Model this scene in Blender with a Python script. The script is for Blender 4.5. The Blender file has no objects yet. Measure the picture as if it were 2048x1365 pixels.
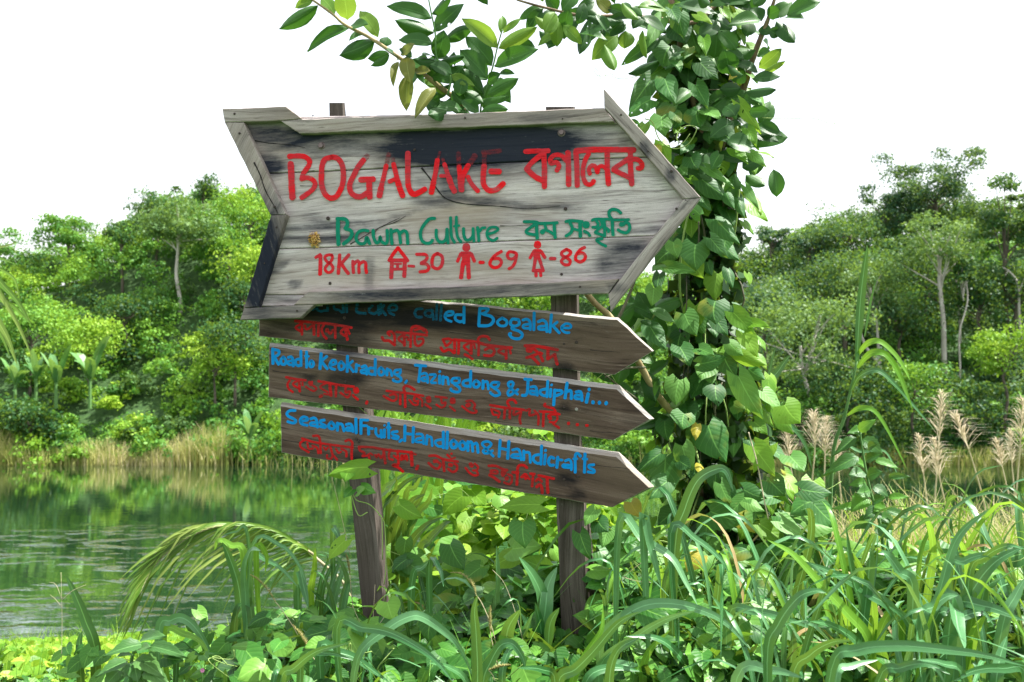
import bpy, bmesh, math, random
import numpy as np
from mathutils import Vector, Matrix
random.seed(7)
RNG = np.random.default_rng(11)
sc = bpy.context.scene
COL = sc.collection
# ------------------------------------------------------------------ camera
F = 1991.0; HOR = 720.0
CAMZ = 0.85
PITCH = math.atan((HOR-682.5)/F)
cam_d = bpy.data.cameras.new('camera'); cam = bpy.data.objects.new('camera', cam_d); COL.objects.link(cam)
cam_d.sensor_width = 36.0; cam_d.lens = 36.0*F/2048.0
cam_d.clip_start = 0.05; cam_d.clip_end = 2000
cam.location = (0, 0, CAMZ); cam.rotation_euler = (math.pi/2+PITCH, 0, 0)
cam_d.dof.use_dof = True; cam_d.dof.focus_distance = 2.85; cam_d.dof.aperture_fstop = 7.0
sc.camera = cam
# ------------------------------------------------------------------ world, sun, exposure
SUN_EL, SUN_AZ = math.radians(60), math.radians(78)      # azimuth measured from +Y towards +X
world = bpy.data.worlds.new('World'); sc.world = world; world.use_nodes = True
wn = world.node_tree; wn.nodes.clear()
wo = wn.nodes.new('ShaderNodeOutputWorld')
bg1 = wn.nodes.new('ShaderNodeBackground'); sky = wn.nodes.new('ShaderNodeTexSky')
sky.sky_type = 'NISHITA'; sky.sun_disc = False; sky.sun_elevation = SUN_EL; sky.sun_rotation = SUN_AZ
sky.air_density = 1.0; sky.dust_density = 3.0; sky.ozone_density = 1.0
bg1.inputs['Strength'].default_value = 0.05
bg2 = wn.nodes.new('ShaderNodeBackground'); bg2.inputs['Color'].default_value = (1.0, 0.985, 0.955, 1); bg2.inputs['Strength'].default_value = 0.44
addw = wn.nodes.new('ShaderNodeAddShader')
wn.links.new(sky.outputs[0], bg1.inputs['Color']); wn.links.new(bg1.outputs[0], addw.inputs[0]); wn.links.new(bg2.outputs[0], addw.inputs[1])
wn.links.new(addw.outputs[0], wo.inputs['Surface'])
sun_d = bpy.data.lights.new('sun', 'SUN'); sun_d.energy = 5.0; sun_d.angle = math.radians(0.6); sun_d.color = (1.0, 0.97, 0.91)
sun = bpy.data.objects.new('sun', sun_d); COL.objects.link(sun)
sdir = Vector((math.sin(SUN_AZ)*math.cos(SUN_EL), math.cos(SUN_AZ)*math.cos(SUN_EL), math.sin(SUN_EL)))
sun.rotation_euler = sdir.to_track_quat('Z', 'Y').to_euler(); sun.location = (5, 8, 12)
sc.view_settings.view_transform = 'Standard'; sc.view_settings.look = 'None'
sc.view_settings.exposure = 1.34; sc.view_settings.gamma = 1.0; sc.view_settings.use_curve_mapping = False
sc.render.engine = 'CYCLES'
sc.cycles.use_denoising = True; sc.cycles.max_bounces = 8; sc.cycles.diffuse_bounces = 4; sc.cycles.glossy_bounces = 3
sc.cycles.transmission_bounces = 4; sc.cycles.transparent_max_bounces = 8; sc.cycles.caustics_reflective = False
# ------------------------------------------------------------------ placing helpers
_cp, _sp = math.cos(PITCH), math.sin(PITCH)
def ray(px, py):
    x, y, z = (px-1024)/F, 1.0, -(py-682.5)/F
    return Vector((x, y*_cp - z*_sp, y*_sp + z*_cp))
def P(px, py, Y):
    d = ray(px, py); t = Y/d.y
    return Vector((d.x*t, Y, CAMZ+d.z*t))
def smooth(a, b, x):
    t = np.clip((x-a)/(b-a), 0, 1); return t*t*(3-2*t)
def catmull(pts, n=6):
    pts = [Vector(p) for p in pts]
    if len(pts) < 3:
        a, b = pts[0], pts[-1]
        return [a.lerp(b, i/n) for i in range(n+1)]
    out = []
    for i in range(len(pts)-1):
        p0 = pts[i-1] if i > 0 else pts[0]*2-pts[1]
        p1, p2 = pts[i], pts[i+1]
        p3 = pts[i+2] if i+2 < len(pts) else pts[-1]*2-pts[-2]
        for k in range(n):
            t = k/n
            out.append(0.5*((2*p1)+(p2-p0)*t+(2*p0-5*p1+4*p2-p3)*t*t+(3*p1-p0-3*p2+p3)*t**3))
    out.append(pts[-1])
    return out
# ------------------------------------------------------------------ object helpers
def link(o, parent=None):
    COL.objects.link(o)
    if parent is not None: o.parent = parent
    return o
def tag(o, label=None, cat=None, group=None, kind=None):
    if label: o['label'] = label
    if cat: o['category'] = cat
    if group: o['group'] = group
    if kind: o['kind'] = kind
    return o
def thing(name, loc, label, cat, group=None):
    o = bpy.data.objects.new(name, None); o.location = loc; o.empty_display_size = 0.1; COL.objects.link(o)
    return tag(o, label, cat, group)
def mesh_np(name, V, Q, mat=None, uv=None, var=None, smooth_=False):
    """V (n,3); Q (m,k) faces of k corners; uv per vertex; var per face"""
    me = bpy.data.meshes.new(name)
    V = np.asarray(V, np.float32); Q = np.asarray(Q, np.int32); m, k = Q.shape
    me.vertices.add(len(V)); me.vertices.foreach_set('co', V.ravel())
    me.loops.add(m*k); me.loops.foreach_set('vertex_index', Q.ravel())
    me.polygons.add(m); me.polygons.foreach_set('loop_start', np.arange(0, m*k, k, dtype=np.int32))
    me.polygons.foreach_set('loop_total', np.full(m, k, np.int32))
    if smooth_: me.polygons.foreach_set('use_smooth', np.ones(m, bool))
    if uv is not None:
        l = me.uv_layers.new(name='UVMap'); l.data.foreach_set('uv', np.asarray(uv, np.float32)[Q.ravel()].ravel())
    if var is not None:
        a = me.attributes.new('var', 'FLOAT', 'FACE'); a.data.foreach_set('value', np.asarray(var, np.float32))
    me.update(calc_edges=True)
    if mat: me.materials.append(mat)
    return me
def obj_np(name, V, Q, mat, parent=None, loc=None, **kw):
    V = np.asarray(V, np.float32)
    if parent is not None: V = V - np.array(parent.location, np.float32)
    elif loc is not None: V = V - np.array(loc, np.float32)
    o = bpy.data.objects.new(name, mesh_np(name, V, Q, mat, **kw))
    if loc is not None and parent is None: o.location = loc
    return link(o, parent)
class MB:
    """collects polygons (any corner count) with per-vertex uv"""
    def __init__(s): s.v = []; s.f = []; s.uv = []
    def add(s, vs, fs, uvs=None):
        b = len(s.v); s.v += [tuple(p) for p in vs]; s.f += [tuple(b+i for i in f) for f in fs]
        s.uv += list(uvs) if uvs else [(0.5, 0.5)]*len(vs)
    def build(s, name, mat, parent=None, smooth_=False):
        me = bpy.data.meshes.new(name)
        L = Vector(parent.location) if parent is not None else Vector((0, 0, 0))
        if parent is not None and parent.parent is not None: L = L + parent.parent.location
        me.from_pydata([Vector(p)-L for p in s.v], [], s.f)
        l = me.uv_layers.new(name='UVMap'); idx = np.zeros(len(me.loops), np.int32); me.loops.foreach_get('vertex_index', idx)
        l.data.foreach_set('uv', np.array(s.uv, np.float32)[idx].ravel())
        if smooth_: me.polygons.foreach_set('use_smooth', [True]*len(me.polygons))
        if mat: me.materials.append(mat)
        return link(bpy.data.objects.new(name, me), parent)
def tube(mb, pts, r0, r1=None, n=6, rr=None):
    r1 = r0 if r1 is None else r1
    pts = [Vector(p) for p in pts]; vs = []; fs = []; uv = []; acc = 0
    for i, p in enumerate(pts):
        t = (pts[min(i+1, len(pts)-1)]-pts[max(i-1, 0)]).normalized()
        a = t.cross(Vector((0.13, 0.9, 0.31))).normalized(); b = t.cross(a)
        r = r0+(r1-r0)*i/(len(pts)-1)
        if rr: r *= rr[i % len(rr)]
        if i: acc += (p-pts[i-1]).length
        for k in range(n):
            q = 2*math.pi*k/n; vs.append(p+(a*math.cos(q)+b*math.sin(q))*r); uv.append((acc, k/n*0.2))
    for i in range(len(pts)-1):
        for k in range(n):
            fs.append((i*n+k, i*n+(k+1) % n, (i+1)*n+(k+1) % n, (i+1)*n+k))
    fs.append(tuple(range(n-1, -1, -1))); fs.append(tuple((len(pts)-1)*n+k for k in range(n)))
    mb.add(vs, fs, uv)
# ------------------------------------------------------------------ materials
def newmat(name):
    m = bpy.data.materials.new(name); m.use_nodes = True; nt = m.node_tree
    nt.nodes.clear()
    return m, nt
class N:
    def __init__(s, nt): s.nt = nt
    def node(s, t, **kw):
        n = s.nt.nodes.new(t)
        for k, v in kw.items(): setattr(n, k, v)
        return n
    def link(s, a, b): s.nt.links.new(a, b)
    def math(s, op, a, b=None, clamp=False):
        n = s.nt.nodes.new('ShaderNodeMath'); n.operation = op; n.use_clamp = clamp
        for i, x in enumerate((a, b)):
            if x is None: continue
            if isinstance(x, (int, float)): n.inputs[i].default_value = x
            else: s.link(x, n.inputs[i])
        return n.outputs[0]
    def mix(s, f, a, b, blend='MIX'):
        n = s.nt.nodes.new('ShaderNodeMix'); n.data_type = 'RGBA'; n.blend_type = blend
        for sock, x in ((n.inputs['Factor'], f), (n.inputs['A'], a), (n.inputs['B'], b)):
            if isinstance(x, (int, float)): sock.default_value = x
            elif isinstance(x, tuple): sock.default_value = (*x, 1) if len(x) == 3 else x
            else: s.link(x, sock)
        return n.outputs['Result']
    def ramp(s, f, stops, interp='LINEAR'):
        n = s.nt.nodes.new('ShaderNodeValToRGB'); n.color_ramp.interpolation = interp
        els = n.color_ramp.elements
        while len(els) < len(stops): els.new(0.5)
        for e, (p, c) in zip(els, stops):
            e.position = p; e.color = (*c, 1) if isinstance(c, tuple) else (c, c, c, 1)
        s.link(f, n.inputs[0]); return n.outputs[0]
    def noise(s, vec, scale, detail=3, rough=0.5, dist=0.0):
        n = s.nt.nodes.new('ShaderNodeTexNoise'); n.inputs['Scale'].default_value = scale; n.inputs['Detail'].default_value = detail
        n.inputs['Roughness'].default_value = rough; n.inputs['Distortion'].default_value = dist
        if vec is not None: s.link(vec, n.inputs['Vector'])
        return n.outputs['Fac']
    def mapping(s, vec, scale=(1, 1, 1), loc=(0, 0, 0), rot=(0, 0, 0)):
        n = s.nt.nodes.new('ShaderNodeMapping'); n.inputs['Scale'].default_value = scale; n.inputs['Location'].default_value = loc; n.inputs['Rotation'].default_value = rot
        s.link(vec, n.inputs['Vector']); return n.outputs[0]
def out(nt, sh):
    o = nt.nodes.new('ShaderNodeOutputMaterial'); nt.links.new(sh, o.inputs['Surface']); return o
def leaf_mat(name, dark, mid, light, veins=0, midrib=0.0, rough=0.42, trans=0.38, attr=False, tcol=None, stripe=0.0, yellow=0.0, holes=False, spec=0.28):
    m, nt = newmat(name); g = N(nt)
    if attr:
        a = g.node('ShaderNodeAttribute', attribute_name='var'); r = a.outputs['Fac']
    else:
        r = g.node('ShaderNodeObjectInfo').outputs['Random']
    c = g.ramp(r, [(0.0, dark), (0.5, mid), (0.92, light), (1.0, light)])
    uv = g.node('ShaderNodeUVMap').outputs[0]
    tc = g.node('ShaderNodeNewGeometry').outputs['Position']
    n1 = g.noise(tc, 23, 3)
    c = g.mix(g.math('MULTIPLY', g.math('SUBTRACT', n1, 0.35, True), 0.9), c, tuple(x*0.55 for x in mid))
    bump_h = None
    if veins or midrib:
        sep = g.node('ShaderNodeSeparateXYZ'); g.link(uv, sep.inputs[0])
        ax = g.math('ABSOLUTE', g.math('SUBTRACT', sep.outputs[0], 0.5))
        mr = g.math('SUBTRACT', 1.0, g.math('MULTIPLY', ax, 28.0 if not stripe else 16.0), True)
        if veins:
            ph = g.math('SUBTRACT', g.math('MULTIPLY', sep.outputs[1], float(veins)), g.math('MULTIPLY', ax, veins*0.75))
            w = g.math('ABSOLUTE', g.math('SUBTRACT', g.math('FRACT', ph), 0.5))
            vl = g.math('SUBTRACT', 1.0, g.math('MULTIPLY', w, 13.0), True)
            vv = g.math('MAXIMUM', g.math('MULTIPLY', vl, 0.38), mr)
            bump_h = g.math('ADD', g.math('MULTIPLY', w, 1.6), g.math('MULTIPLY', mr, -0.6))
        else:
            vv = mr; bump_h = g.math('MULTIPLY', mr, -1.0)
        c = g.mix(g.math('MULTIPLY', vv, midrib), c, tuple(min(1, x*1.9+0.04) for x in light))
    if stripe:
        sp = g.noise(g.mapping(uv, (60, 1.2, 1)), 1.0, 2)
        c = g.mix(g.math('MULTIPLY', g.math('SUBTRACT', sp, 0.4, True), stripe), c, tuple(x*1.5 for x in light))
    if yellow:
        ny = g.noise(tc, 9, 2); fy = g.math('MULTIPLY', g.math('SUBTRACT', ny, 0.62, True), 12*yellow, True)
        c = g.mix(fy, c, (0.42, 0.36, 0.03))
        ns = g.noise(tc, 160, 1); fs_ = g.math('MULTIPLY', g.math('SUBTRACT', ns, 0.74, True), 12, True)
        c = g.mix(fs_, c, (0.13, 0.08, 0.02))
    p = g.node('ShaderNodeBsdfPrincipled'); g.link(c, p.inputs['Base Color'])
    p.inputs['Roughness'].default_value = rough; p.inputs['Specular IOR Level'].default_value = spec
    b = g.node('ShaderNodeBump'); b.inputs['Strength'].default_value = 0.16; b.inputs['Distance'].default_value = 0.003
    g.link(bump_h if bump_h is not None else n1, b.inputs['Height']); g.link(b.outputs[0], p.inputs['Normal'])
    t = g.node('ShaderNodeBsdfTranslucent')
    tc2 = g.mix(0.55, c, tcol or (0.30, 0.42, 0.03)); g.link(tc2, t.inputs['Color'])
    mx = g.node('ShaderNodeMixShader'); mx.inputs[0].default_value = trans
    g.link(p.outputs[0], mx.inputs[1]); g.link(t.outputs[0], mx.inputs[2]); res = mx.outputs[0]
    if holes:      # insect holes and nibbled spots
        nh = g.noise(tc, 62, 1); nh2 = g.noise(tc, 11, 1)
        hf = g.math('GREATER_THAN', g.math('ADD', nh, g.math('MULTIPLY', g.math('SUBTRACT', nh2, 0.5), 0.55)), 0.80)
        tr = g.node('ShaderNodeBsdfTransparent'); m2 = g.node('ShaderNodeMixShader'); g.link(hf, m2.inputs[0]); g.link(res, m2.inputs[1]); g.link(tr.outputs[0], m2.inputs[2]); res = m2.outputs[0]
    out(nt, res)
    return m
M = {}
M['guava'] = leaf_mat('guava_leaf', (0.016, 0.068, 0.012), (0.026, 0.10, 0.016), (0.048, 0.15, 0.020), veins=15, midrib=0.45, trans=0.24, tcol=(0.12, 0.32, 0.02), holes=True)
M['guava_young'] = leaf_mat('guava_leaf_young', (0.09, 0.22, 0.03), (0.13, 0.28, 0.035), (0.19, 0.33, 0.045), veins=14, midrib=0.5, trans=0.45)
M['guava_old'] = leaf_mat('guava_leaf_old', (0.14, 0.15, 0.03), (0.19, 0.19, 0.04), (0.22, 0.25, 0.07), veins=14, midrib=0.5, trans=0.35, yellow=0.4)
M['heart'] = leaf_mat('vine_leaf', (0.014, 0.09, 0.016), (0.042, 0.175, 0.030), (0.12, 0.30, 0.045), veins=6, midrib=0.6, trans=0.28, yellow=0.35, holes=True, rough=.52)
M['heart_bright'] = leaf_mat('vine_leaf_bright', (0.11, 0.30, 0.022), (0.17, 0.38, 0.03), (0.24, 0.46, 0.04), veins=6, midrib=0.5, trans=0.5, holes=True, yellow=.2)  # lighter vine leaf, sun shining through put into its colour
M['heart_yellow'] = leaf_mat('vine_leaf_yellow', (0.42, 0.38, 0.05), (0.46, 0.40, 0.05), (0.5, 0.42, 0.06), veins=6, midrib=0.3, trans=0.4, yellow=0.8)
M['creeper'] = leaf_mat('creeper_leaf', (0.022, 0.12, 0.016), (0.065, 0.24, 0.032), (0.20, 0.43, 0.06), veins=5, midrib=0.4, trans=0.32)
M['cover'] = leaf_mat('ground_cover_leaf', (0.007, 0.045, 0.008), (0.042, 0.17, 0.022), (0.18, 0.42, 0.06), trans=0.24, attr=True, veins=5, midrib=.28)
M['cover_sun'] = leaf_mat('sun_tinted_cover_leaf', (0.08, 0.24, 0.018), (0.20, 0.42, 0.03), (0.40, 0.58, 0.06), trans=0.45, attr=True, veins=5, midrib=.35)  # brighter copy of the cover leaf, sunlight put into its colour
M['inner'] = leaf_mat('shaded_inner_leaf', (0.006, 0.025, 0.005), (0.016, 0.06, 0.012), (0.05, 0.15, 0.025), trans=0.3, attr=True)  # coloured darker to stand for the shade inside the vine
M['grass'] = leaf_mat('broad_grass', (0.018, 0.11, 0.024), (0.045, 0.19, 0.05), (0.13, 0.32, 0.13), midrib=0.75, trans=0.24, rough=0.36, stripe=0.5, spec=0.5)
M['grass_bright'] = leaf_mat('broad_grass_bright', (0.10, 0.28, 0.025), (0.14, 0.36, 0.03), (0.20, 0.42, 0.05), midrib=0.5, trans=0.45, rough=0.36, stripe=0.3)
M['palm'] = leaf_mat('palm_leaflet', (0.06, 0.16, 0.02), (0.12, 0.24, 0.03), (0.26, 0.34, 0.08), midrib=0.5, trans=0.3, rough=0.4, stripe=0.3)
M['strap'] = leaf_mat('strap_leaf', (0.018, 0.075, 0.018), (0.03, 0.11, 0.022), (0.07, 0.19, 0.03), midrib=0.6, trans=0.3, rough=0.35, stripe=0.3)
M['herb'] = leaf_mat('herb_leaf', (0.05, 0.15, 0.035), (0.08, 0.21, 0.05), (0.12, 0.26, 0.07), veins=8, midrib=0.7, trans=0.3)
M['nettle'] = leaf_mat('serrated_leaf', (0.02, 0.09, 0.02), (0.04, 0.15, 0.03), (0.12, 0.32, 0.04), veins=8, midrib=0.5, trans=0.35)
M['dry'] = leaf_mat('dry_grass', (0.30, 0.32, 0.09), (0.52, 0.48, 0.20), (0.74, 0.66, 0.38), trans=0.35, attr=True, tcol=(0.5, 0.42, 0.2), rough=0.6)
M['plume'] = leaf_mat('grass_plume', (0.40, 0.36, 0.24), (0.54, 0.49, 0.35), (0.72, 0.66, 0.51), trans=0.45, attr=True, tcol=(0.75, 0.62, 0.45), rough=0.7)
M['reed'] = leaf_mat('shore_reed', (0.24, 0.38, 0.05), (0.54, 0.54, 0.18), (0.80, 0.70, 0.42), trans=0.35, attr=True, tcol=(0.45, 0.42, 0.12), rough=0.6)
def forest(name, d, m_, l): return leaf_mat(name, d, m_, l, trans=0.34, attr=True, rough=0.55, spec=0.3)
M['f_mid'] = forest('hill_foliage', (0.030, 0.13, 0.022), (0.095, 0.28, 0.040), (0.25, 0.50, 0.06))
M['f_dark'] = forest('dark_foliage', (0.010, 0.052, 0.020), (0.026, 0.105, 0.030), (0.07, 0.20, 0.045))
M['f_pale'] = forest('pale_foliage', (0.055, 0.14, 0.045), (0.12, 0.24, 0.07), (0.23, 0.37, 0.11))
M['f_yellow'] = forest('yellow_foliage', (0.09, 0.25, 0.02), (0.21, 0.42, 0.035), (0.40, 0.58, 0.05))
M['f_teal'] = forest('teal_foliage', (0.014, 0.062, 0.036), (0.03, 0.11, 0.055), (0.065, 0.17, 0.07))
M['banana'] = leaf_mat('banana_leaf', (0.08, 0.24, 0.06), (0.14, 0.32, 0.10), (0.22, 0.40, 0.16), veins=20, midrib=0.5, trans=0.35)
def bark_mat(name, a, b, scale=30):
    m, nt = newmat(name); g = N(nt)
    tc = g.node('ShaderNodeTexCoord').outputs['Object']
    n1 = g.noise(g.mapping(tc, (1, 1, 0.25)), scale, 5, 0.65); c = g.ramp(n1, [(0.3, a), (0.7, b)])
    p = g.node('ShaderNodeBsdfPrincipled'); g.link(c, p.inputs['Base Color']); p.inputs['Roughness'].default_value = 0.85
    bb = g.node('ShaderNodeBump'); bb.inputs['Strength'].default_value = 0.6; bb.inputs['Distance'].default_value = 0.01
    g.link(n1, bb.inputs['Height']); g.link(bb.outputs[0], p.inputs['Normal']); out(nt, p.outputs[0]); return m
M['bark'] = bark_mat('guava_bark', (0.10, 0.06, 0.035), (0.34, 0.24, 0.15), 22)
M['bark_tan'] = bark_mat('peeling_bark', (0.22, 0.16, 0.07), (0.45, 0.36, 0.18), 18)
M['twig'] = bark_mat('twig_bark', (0.05, 0.06, 0.03), (0.13, 0.12, 0.06), 60)
M['tendril'] = bark_mat('tendril_green', (0.20, 0.33, 0.07), (0.30, 0.42, 0.12), 40)
M['stemgreen'] = bark_mat('stem_green', (0.07, 0.18, 0.04), (0.14, 0.28, 0.08), 40)
M['strawstem'] = bark_mat('straw_stem', (0.40, 0.36, 0.20), (0.58, 0.50, 0.33), 40)
M['trunk_pale'] = bark_mat('pale_trunk', (0.34, 0.30, 0.26), (0.62, 0.58, 0.52), 3)
M['trunk_dark'] = bark_mat('dark_trunk', (0.06, 0.05, 0.04), (0.15, 0.12, 0.09), 3)
# ================================================================== land, lake and hills
WATER = CAMZ-7.0
_rx = np.array([-800, -400, 0, 150, 300, 450, 560, 800, 1100, 1400, 1500, 1600, 1700, 1850, 2048, 2500, 3000.])
_ry = np.array([640, 600, 528, 478, 408, 372, 355, 400, 500, 560, 512, 472, 428, 412, 405, 405, 520.])
def ridge(X):      # tree-top height of the far hills along X
    return CAMZ + (720-np.interp(1024+F*X/95.0, _rx, _ry))/F*95.0
def gz(X, Y):
    X = np.asarray(X, float); Y = np.asarray(Y, float)
    sd = smooth(-0.02, 0.22, X/np.maximum(Y, 2.5))
    near = -(0.305-0.135*sd)*np.clip(Y-2.9, 0, 18) - 0.16*sd*np.clip(Y-8, 0, 12.5) - 3.6*smooth(20.5, 24.5, Y)
    near = near - 0.22*smooth(0.55, 1.5, -X)*smooth(4.5, 2.6, Y) - 0.35*smooth(1.9, 0.9, Y)
    near = near + 0.05*np.sin(X*3.1+1)*np.cos(Y*2.3) + 0.10*np.sin(X*.7)*np.sin(Y*.5)
    H = ridge(X)-3.2
    t = np.clip((Y-66.5)/30.0, 0, 1)
    far = (WATER-0.15)+(H-WATER)*(t*t*(3-2*t)*0.5+t*0.5)**0.85 + 0.5*np.sin(X*.35+Y*.2)*smooth(70, 80, Y)
    far = far - 0.03*np.clip(Y-130, 0, 600)
    far = np.maximum(far, WATER+1.0*smooth(110, 140, Y)-1)
    bed = WATER-1.5
    w2 = smooth(62, 66.6, Y)
    lake = bed*(1-w2)+(WATER-0.1)*w2
    z = np.where(Y < 24.5, near, np.where(Y < 66.6, lake, far))
    return z
def gz1(x, y): return float(gz(x, y))
ys = np.unique(np.concatenate([np.arange(-60, 0, 6), np.arange(0, 9, .2), np.arange(9, 26, .7), np.arange(26, 62, 4), np.arange(62, 135, 1.5), np.arange(135, 500, 25)]))
xs = np.unique(np.concatenate([np.arange(-300, -60, 15), np.arange(-60, -6, 2.), np.arange(-6, 8, .25), np.arange(8, 60, 2.), np.arange(60, 301, 15)]))
XX, YY = np.meshgrid(xs, ys); ZZ = gz(XX, YY); V = np.stack([XX, YY, ZZ], -1).reshape(-1, 3)
nx, ny = len(xs), len(ys); i = np.arange(ny-1)[:, None]*nx+np.arange(nx-1)[None]; i = i.ravel()
m, nt = newmat('soil_and_litter'); g = N(nt); tc = g.node('ShaderNodeNewGeometry').outputs['Position']
c = g.ramp(g.noise(tc, 2.5, 6, 0.65), [(0.3, (0.014, 0.038, 0.008)), (0.5, (0.032, 0.085, 0.016)), (0.7, (0.07, 0.13, 0.03))])
p = g.node('ShaderNodeBsdfPrincipled'); g.link(c, p.inputs['Base Color']); p.inputs['Roughness'].default_value = 0.95
b = g.node('ShaderNodeBump'); b.inputs['Distance'].default_value = 0.05; g.link(g.noise(tc, 14, 5), b.inputs['Height']); g.link(b.outputs[0], p.inputs['Normal']); out(nt, p.outputs[0])
ground = obj_np('ground', V, np.stack([i, i+1, i+nx+1, i+nx], 1), m, smooth_=True); tag(ground, kind='structure')
# water
m, nt = newmat('lake_water'); g = N(nt); tc = g.node('ShaderNodeNewGeometry').outputs['Position']
p = g.node('ShaderNodeBsdfPrincipled'); p.inputs['Base Color'].default_value = (0.012, 0.036, 0.015, 1); p.inputs['IOR'].default_value = 1.33
p.inputs['Roughness'].default_value = 0.03
n1 = g.noise(g.mapping(tc, (0.45, 2.6, 1)), 1.0, 3, 0.55); n2 = g.math('MULTIPLY', g.math('SUBTRACT', g.noise(g.mapping(tc, (0.75, 1.7, 1)), 1.0, 3, 0.6), 0.525, True), 1.0)
sep = g.node('ShaderNodeSeparateXYZ'); g.link(tc, sep.inputs[0])
patch = g.noise(g.mapping(tc, (0.035, 0.17, 1), loc=(2.2, 0.4, 0)), 1.0, 2, 0.5)
near_ = g.math('MULTIPLY', g.math('SUBTRACT', 43.0, sep.outputs[1]), 0.16, True)
pt = g.math('MULTIPLY', g.math('MULTIPLY', g.math('SUBTRACT', patch, 0.36, True), 9.0, True), near_)
h = g.math('ADD', g.math('MULTIPLY', n1, 0.0045), g.math('MULTIPLY', g.math('MULTIPLY', n2, 0.95), pt))
b = g.node('ShaderNodeBump'); b.inputs['Distance'].default_value = 1.0; b.inputs['Strength'].default_value = 1.0; g.link(h, b.inputs['Height']); g.link(b.outputs[0], p.inputs['Normal'])
gl = g.node('ShaderNodeBsdfGlossy'); gl.inputs['Roughness'].default_value = 0.02; g.link(b.outputs[0], gl.inputs['Normal'])
gl.inputs['Color'].default_value = (0.9, 0.95, 0.9, 1)
fr = g.node('ShaderNodeFresnel'); fr.inputs['IOR'].default_value = 1.33; g.link(b.outputs[0], fr.inputs['Normal'])
mx = g.node('ShaderNodeMixShader'); g.link(g.math('ADD', g.math('MULTIPLY', fr.outputs[0], 1.15), 0.06, True), mx.inputs[0]); g.link(p.outputs[0], mx.inputs[1]); g.link(gl.outputs[0], mx.inputs[2])
out(nt, mx.outputs[0])
lake = obj_np('lake_water', [(-200, 18, WATER), (200, 18, WATER), (200, 80, WATER), (-200, 80, WATER)], [(0, 1, 2, 3)], m); tag(lake, kind='structure')
# ------------------------------------------------------------------ leaf clouds
def diamonds(c, l, w, out_n=None, bias=0.5, rng=RNG):
    """one diamond leaf-clump per centre; normals lean along out_n"""
    n = len(c); a = rng.normal(size=(n, 3)); nn = rng.normal(size=(n, 3))
    if out_n is not None: nn = nn*(1-bias)+out_n*bias*1.6
    nn /= np.linalg.norm(nn, axis=1)[:, None]+1e-9
    a -= (a*nn).sum(1)[:, None]*nn; a /= np.linalg.norm(a, axis=1)[:, None]+1e-9
    b = np.cross(nn, a); l = np.broadcast_to(l, (n,))[:, None]; w = np.broadcast_to(w, (n,))[:, None]
    V = np.stack([c-a*l*.5, c+b*w*.5-nn*l*.08, c+a*l*.5, c-b*w*.5-nn*l*.08], 1).reshape(-1, 3)
    Q = np.arange(4*n).reshape(-1, 4); return V, Q
def crown_pts(center, R, nlobe, per, flat=0.7, rng=RNG, lobe_r=0.42, top=True, shell=0.7):
    """points on a crown made of many irregular lobes"""
    P_, O_, U_ = [], [], []
    center = np.array(center)
    for k in range(nlobe):
        d = rng.normal(size=3); d /= np.linalg.norm(d)
        if top: d[2] = abs(d[2])*1.1-0.4
        q = center+d*np.array([R, R, R*flat])*rng.uniform(0.45, 0.95)
        lr = R*lobe_r*rng.uniform(0.6, 1.25)
        e = rng.normal(size=(per, 3)); e /= np.linalg.norm(e, axis=1)[:, None]; e[:, 2] = np.where(e[:, 2] < -0.55, -e[:, 2], e[:, 2])
        rr = rng.uniform(shell, 1.05, per)[:, None]
        P_.append(q+e*rr*lr*np.array([1, 1, .75])); O_.append(e); U_.append(np.full(per, rng.uniform(-.16, .16))+(e[:, 2])*.12)  # lobe tops get lighter leaves, light from above put into colour
    return np.concatenate(P_), np.concatenate(O_), np.concatenate(U_)
rng = np.random.default_rng(5)
buckets = {k: [[], [], []] for k in ('f_mid', 'f_dark', 'f_pale', 'f_yellow', 'f_teal')}
for gx in np.arange(-84, 85, 2.05):
    for gy in np.arange(67.3, 104, 2.05):
        x = gx+rng.uniform(-1.1, 1.1); y = gy+rng.uniform(-1.1, 1.1)
        if abs(x) > y*0.84+4: continue
        outside = abs(x) > y*0.53+3
        if outside and rng.random() < .35: continue
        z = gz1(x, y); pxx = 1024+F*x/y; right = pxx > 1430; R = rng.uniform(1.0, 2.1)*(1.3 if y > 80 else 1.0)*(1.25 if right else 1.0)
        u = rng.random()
        if right: k = 'f_dark' if u < .62 else 'f_mid' if u < .76 else 'f_pale' if u < .82 else 'f_teal' if u < .98 else 'f_yellow'  # mostly dark foliage here: the slope's shade is put into leaf colour
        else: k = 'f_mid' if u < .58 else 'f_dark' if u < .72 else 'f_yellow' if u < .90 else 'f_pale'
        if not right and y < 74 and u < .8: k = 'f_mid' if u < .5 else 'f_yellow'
        hgt = rng.uniform(.2, 1.5)+ (1.2 if y > 84 else 0)
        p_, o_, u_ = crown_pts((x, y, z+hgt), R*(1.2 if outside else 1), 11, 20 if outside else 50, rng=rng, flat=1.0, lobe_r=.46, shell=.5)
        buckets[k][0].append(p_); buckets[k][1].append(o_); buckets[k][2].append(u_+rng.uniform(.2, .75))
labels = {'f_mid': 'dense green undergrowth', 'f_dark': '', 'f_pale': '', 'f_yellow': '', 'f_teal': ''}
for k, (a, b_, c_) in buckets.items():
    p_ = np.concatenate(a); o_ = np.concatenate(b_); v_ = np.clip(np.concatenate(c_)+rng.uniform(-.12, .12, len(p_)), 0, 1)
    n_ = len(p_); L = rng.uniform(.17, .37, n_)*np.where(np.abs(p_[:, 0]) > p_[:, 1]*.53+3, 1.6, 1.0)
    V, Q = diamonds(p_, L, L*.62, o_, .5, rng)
    o = obj_np('hillside_foliage', V, Q, M[k], var=v_); tag(o, kind='stuff')
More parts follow.
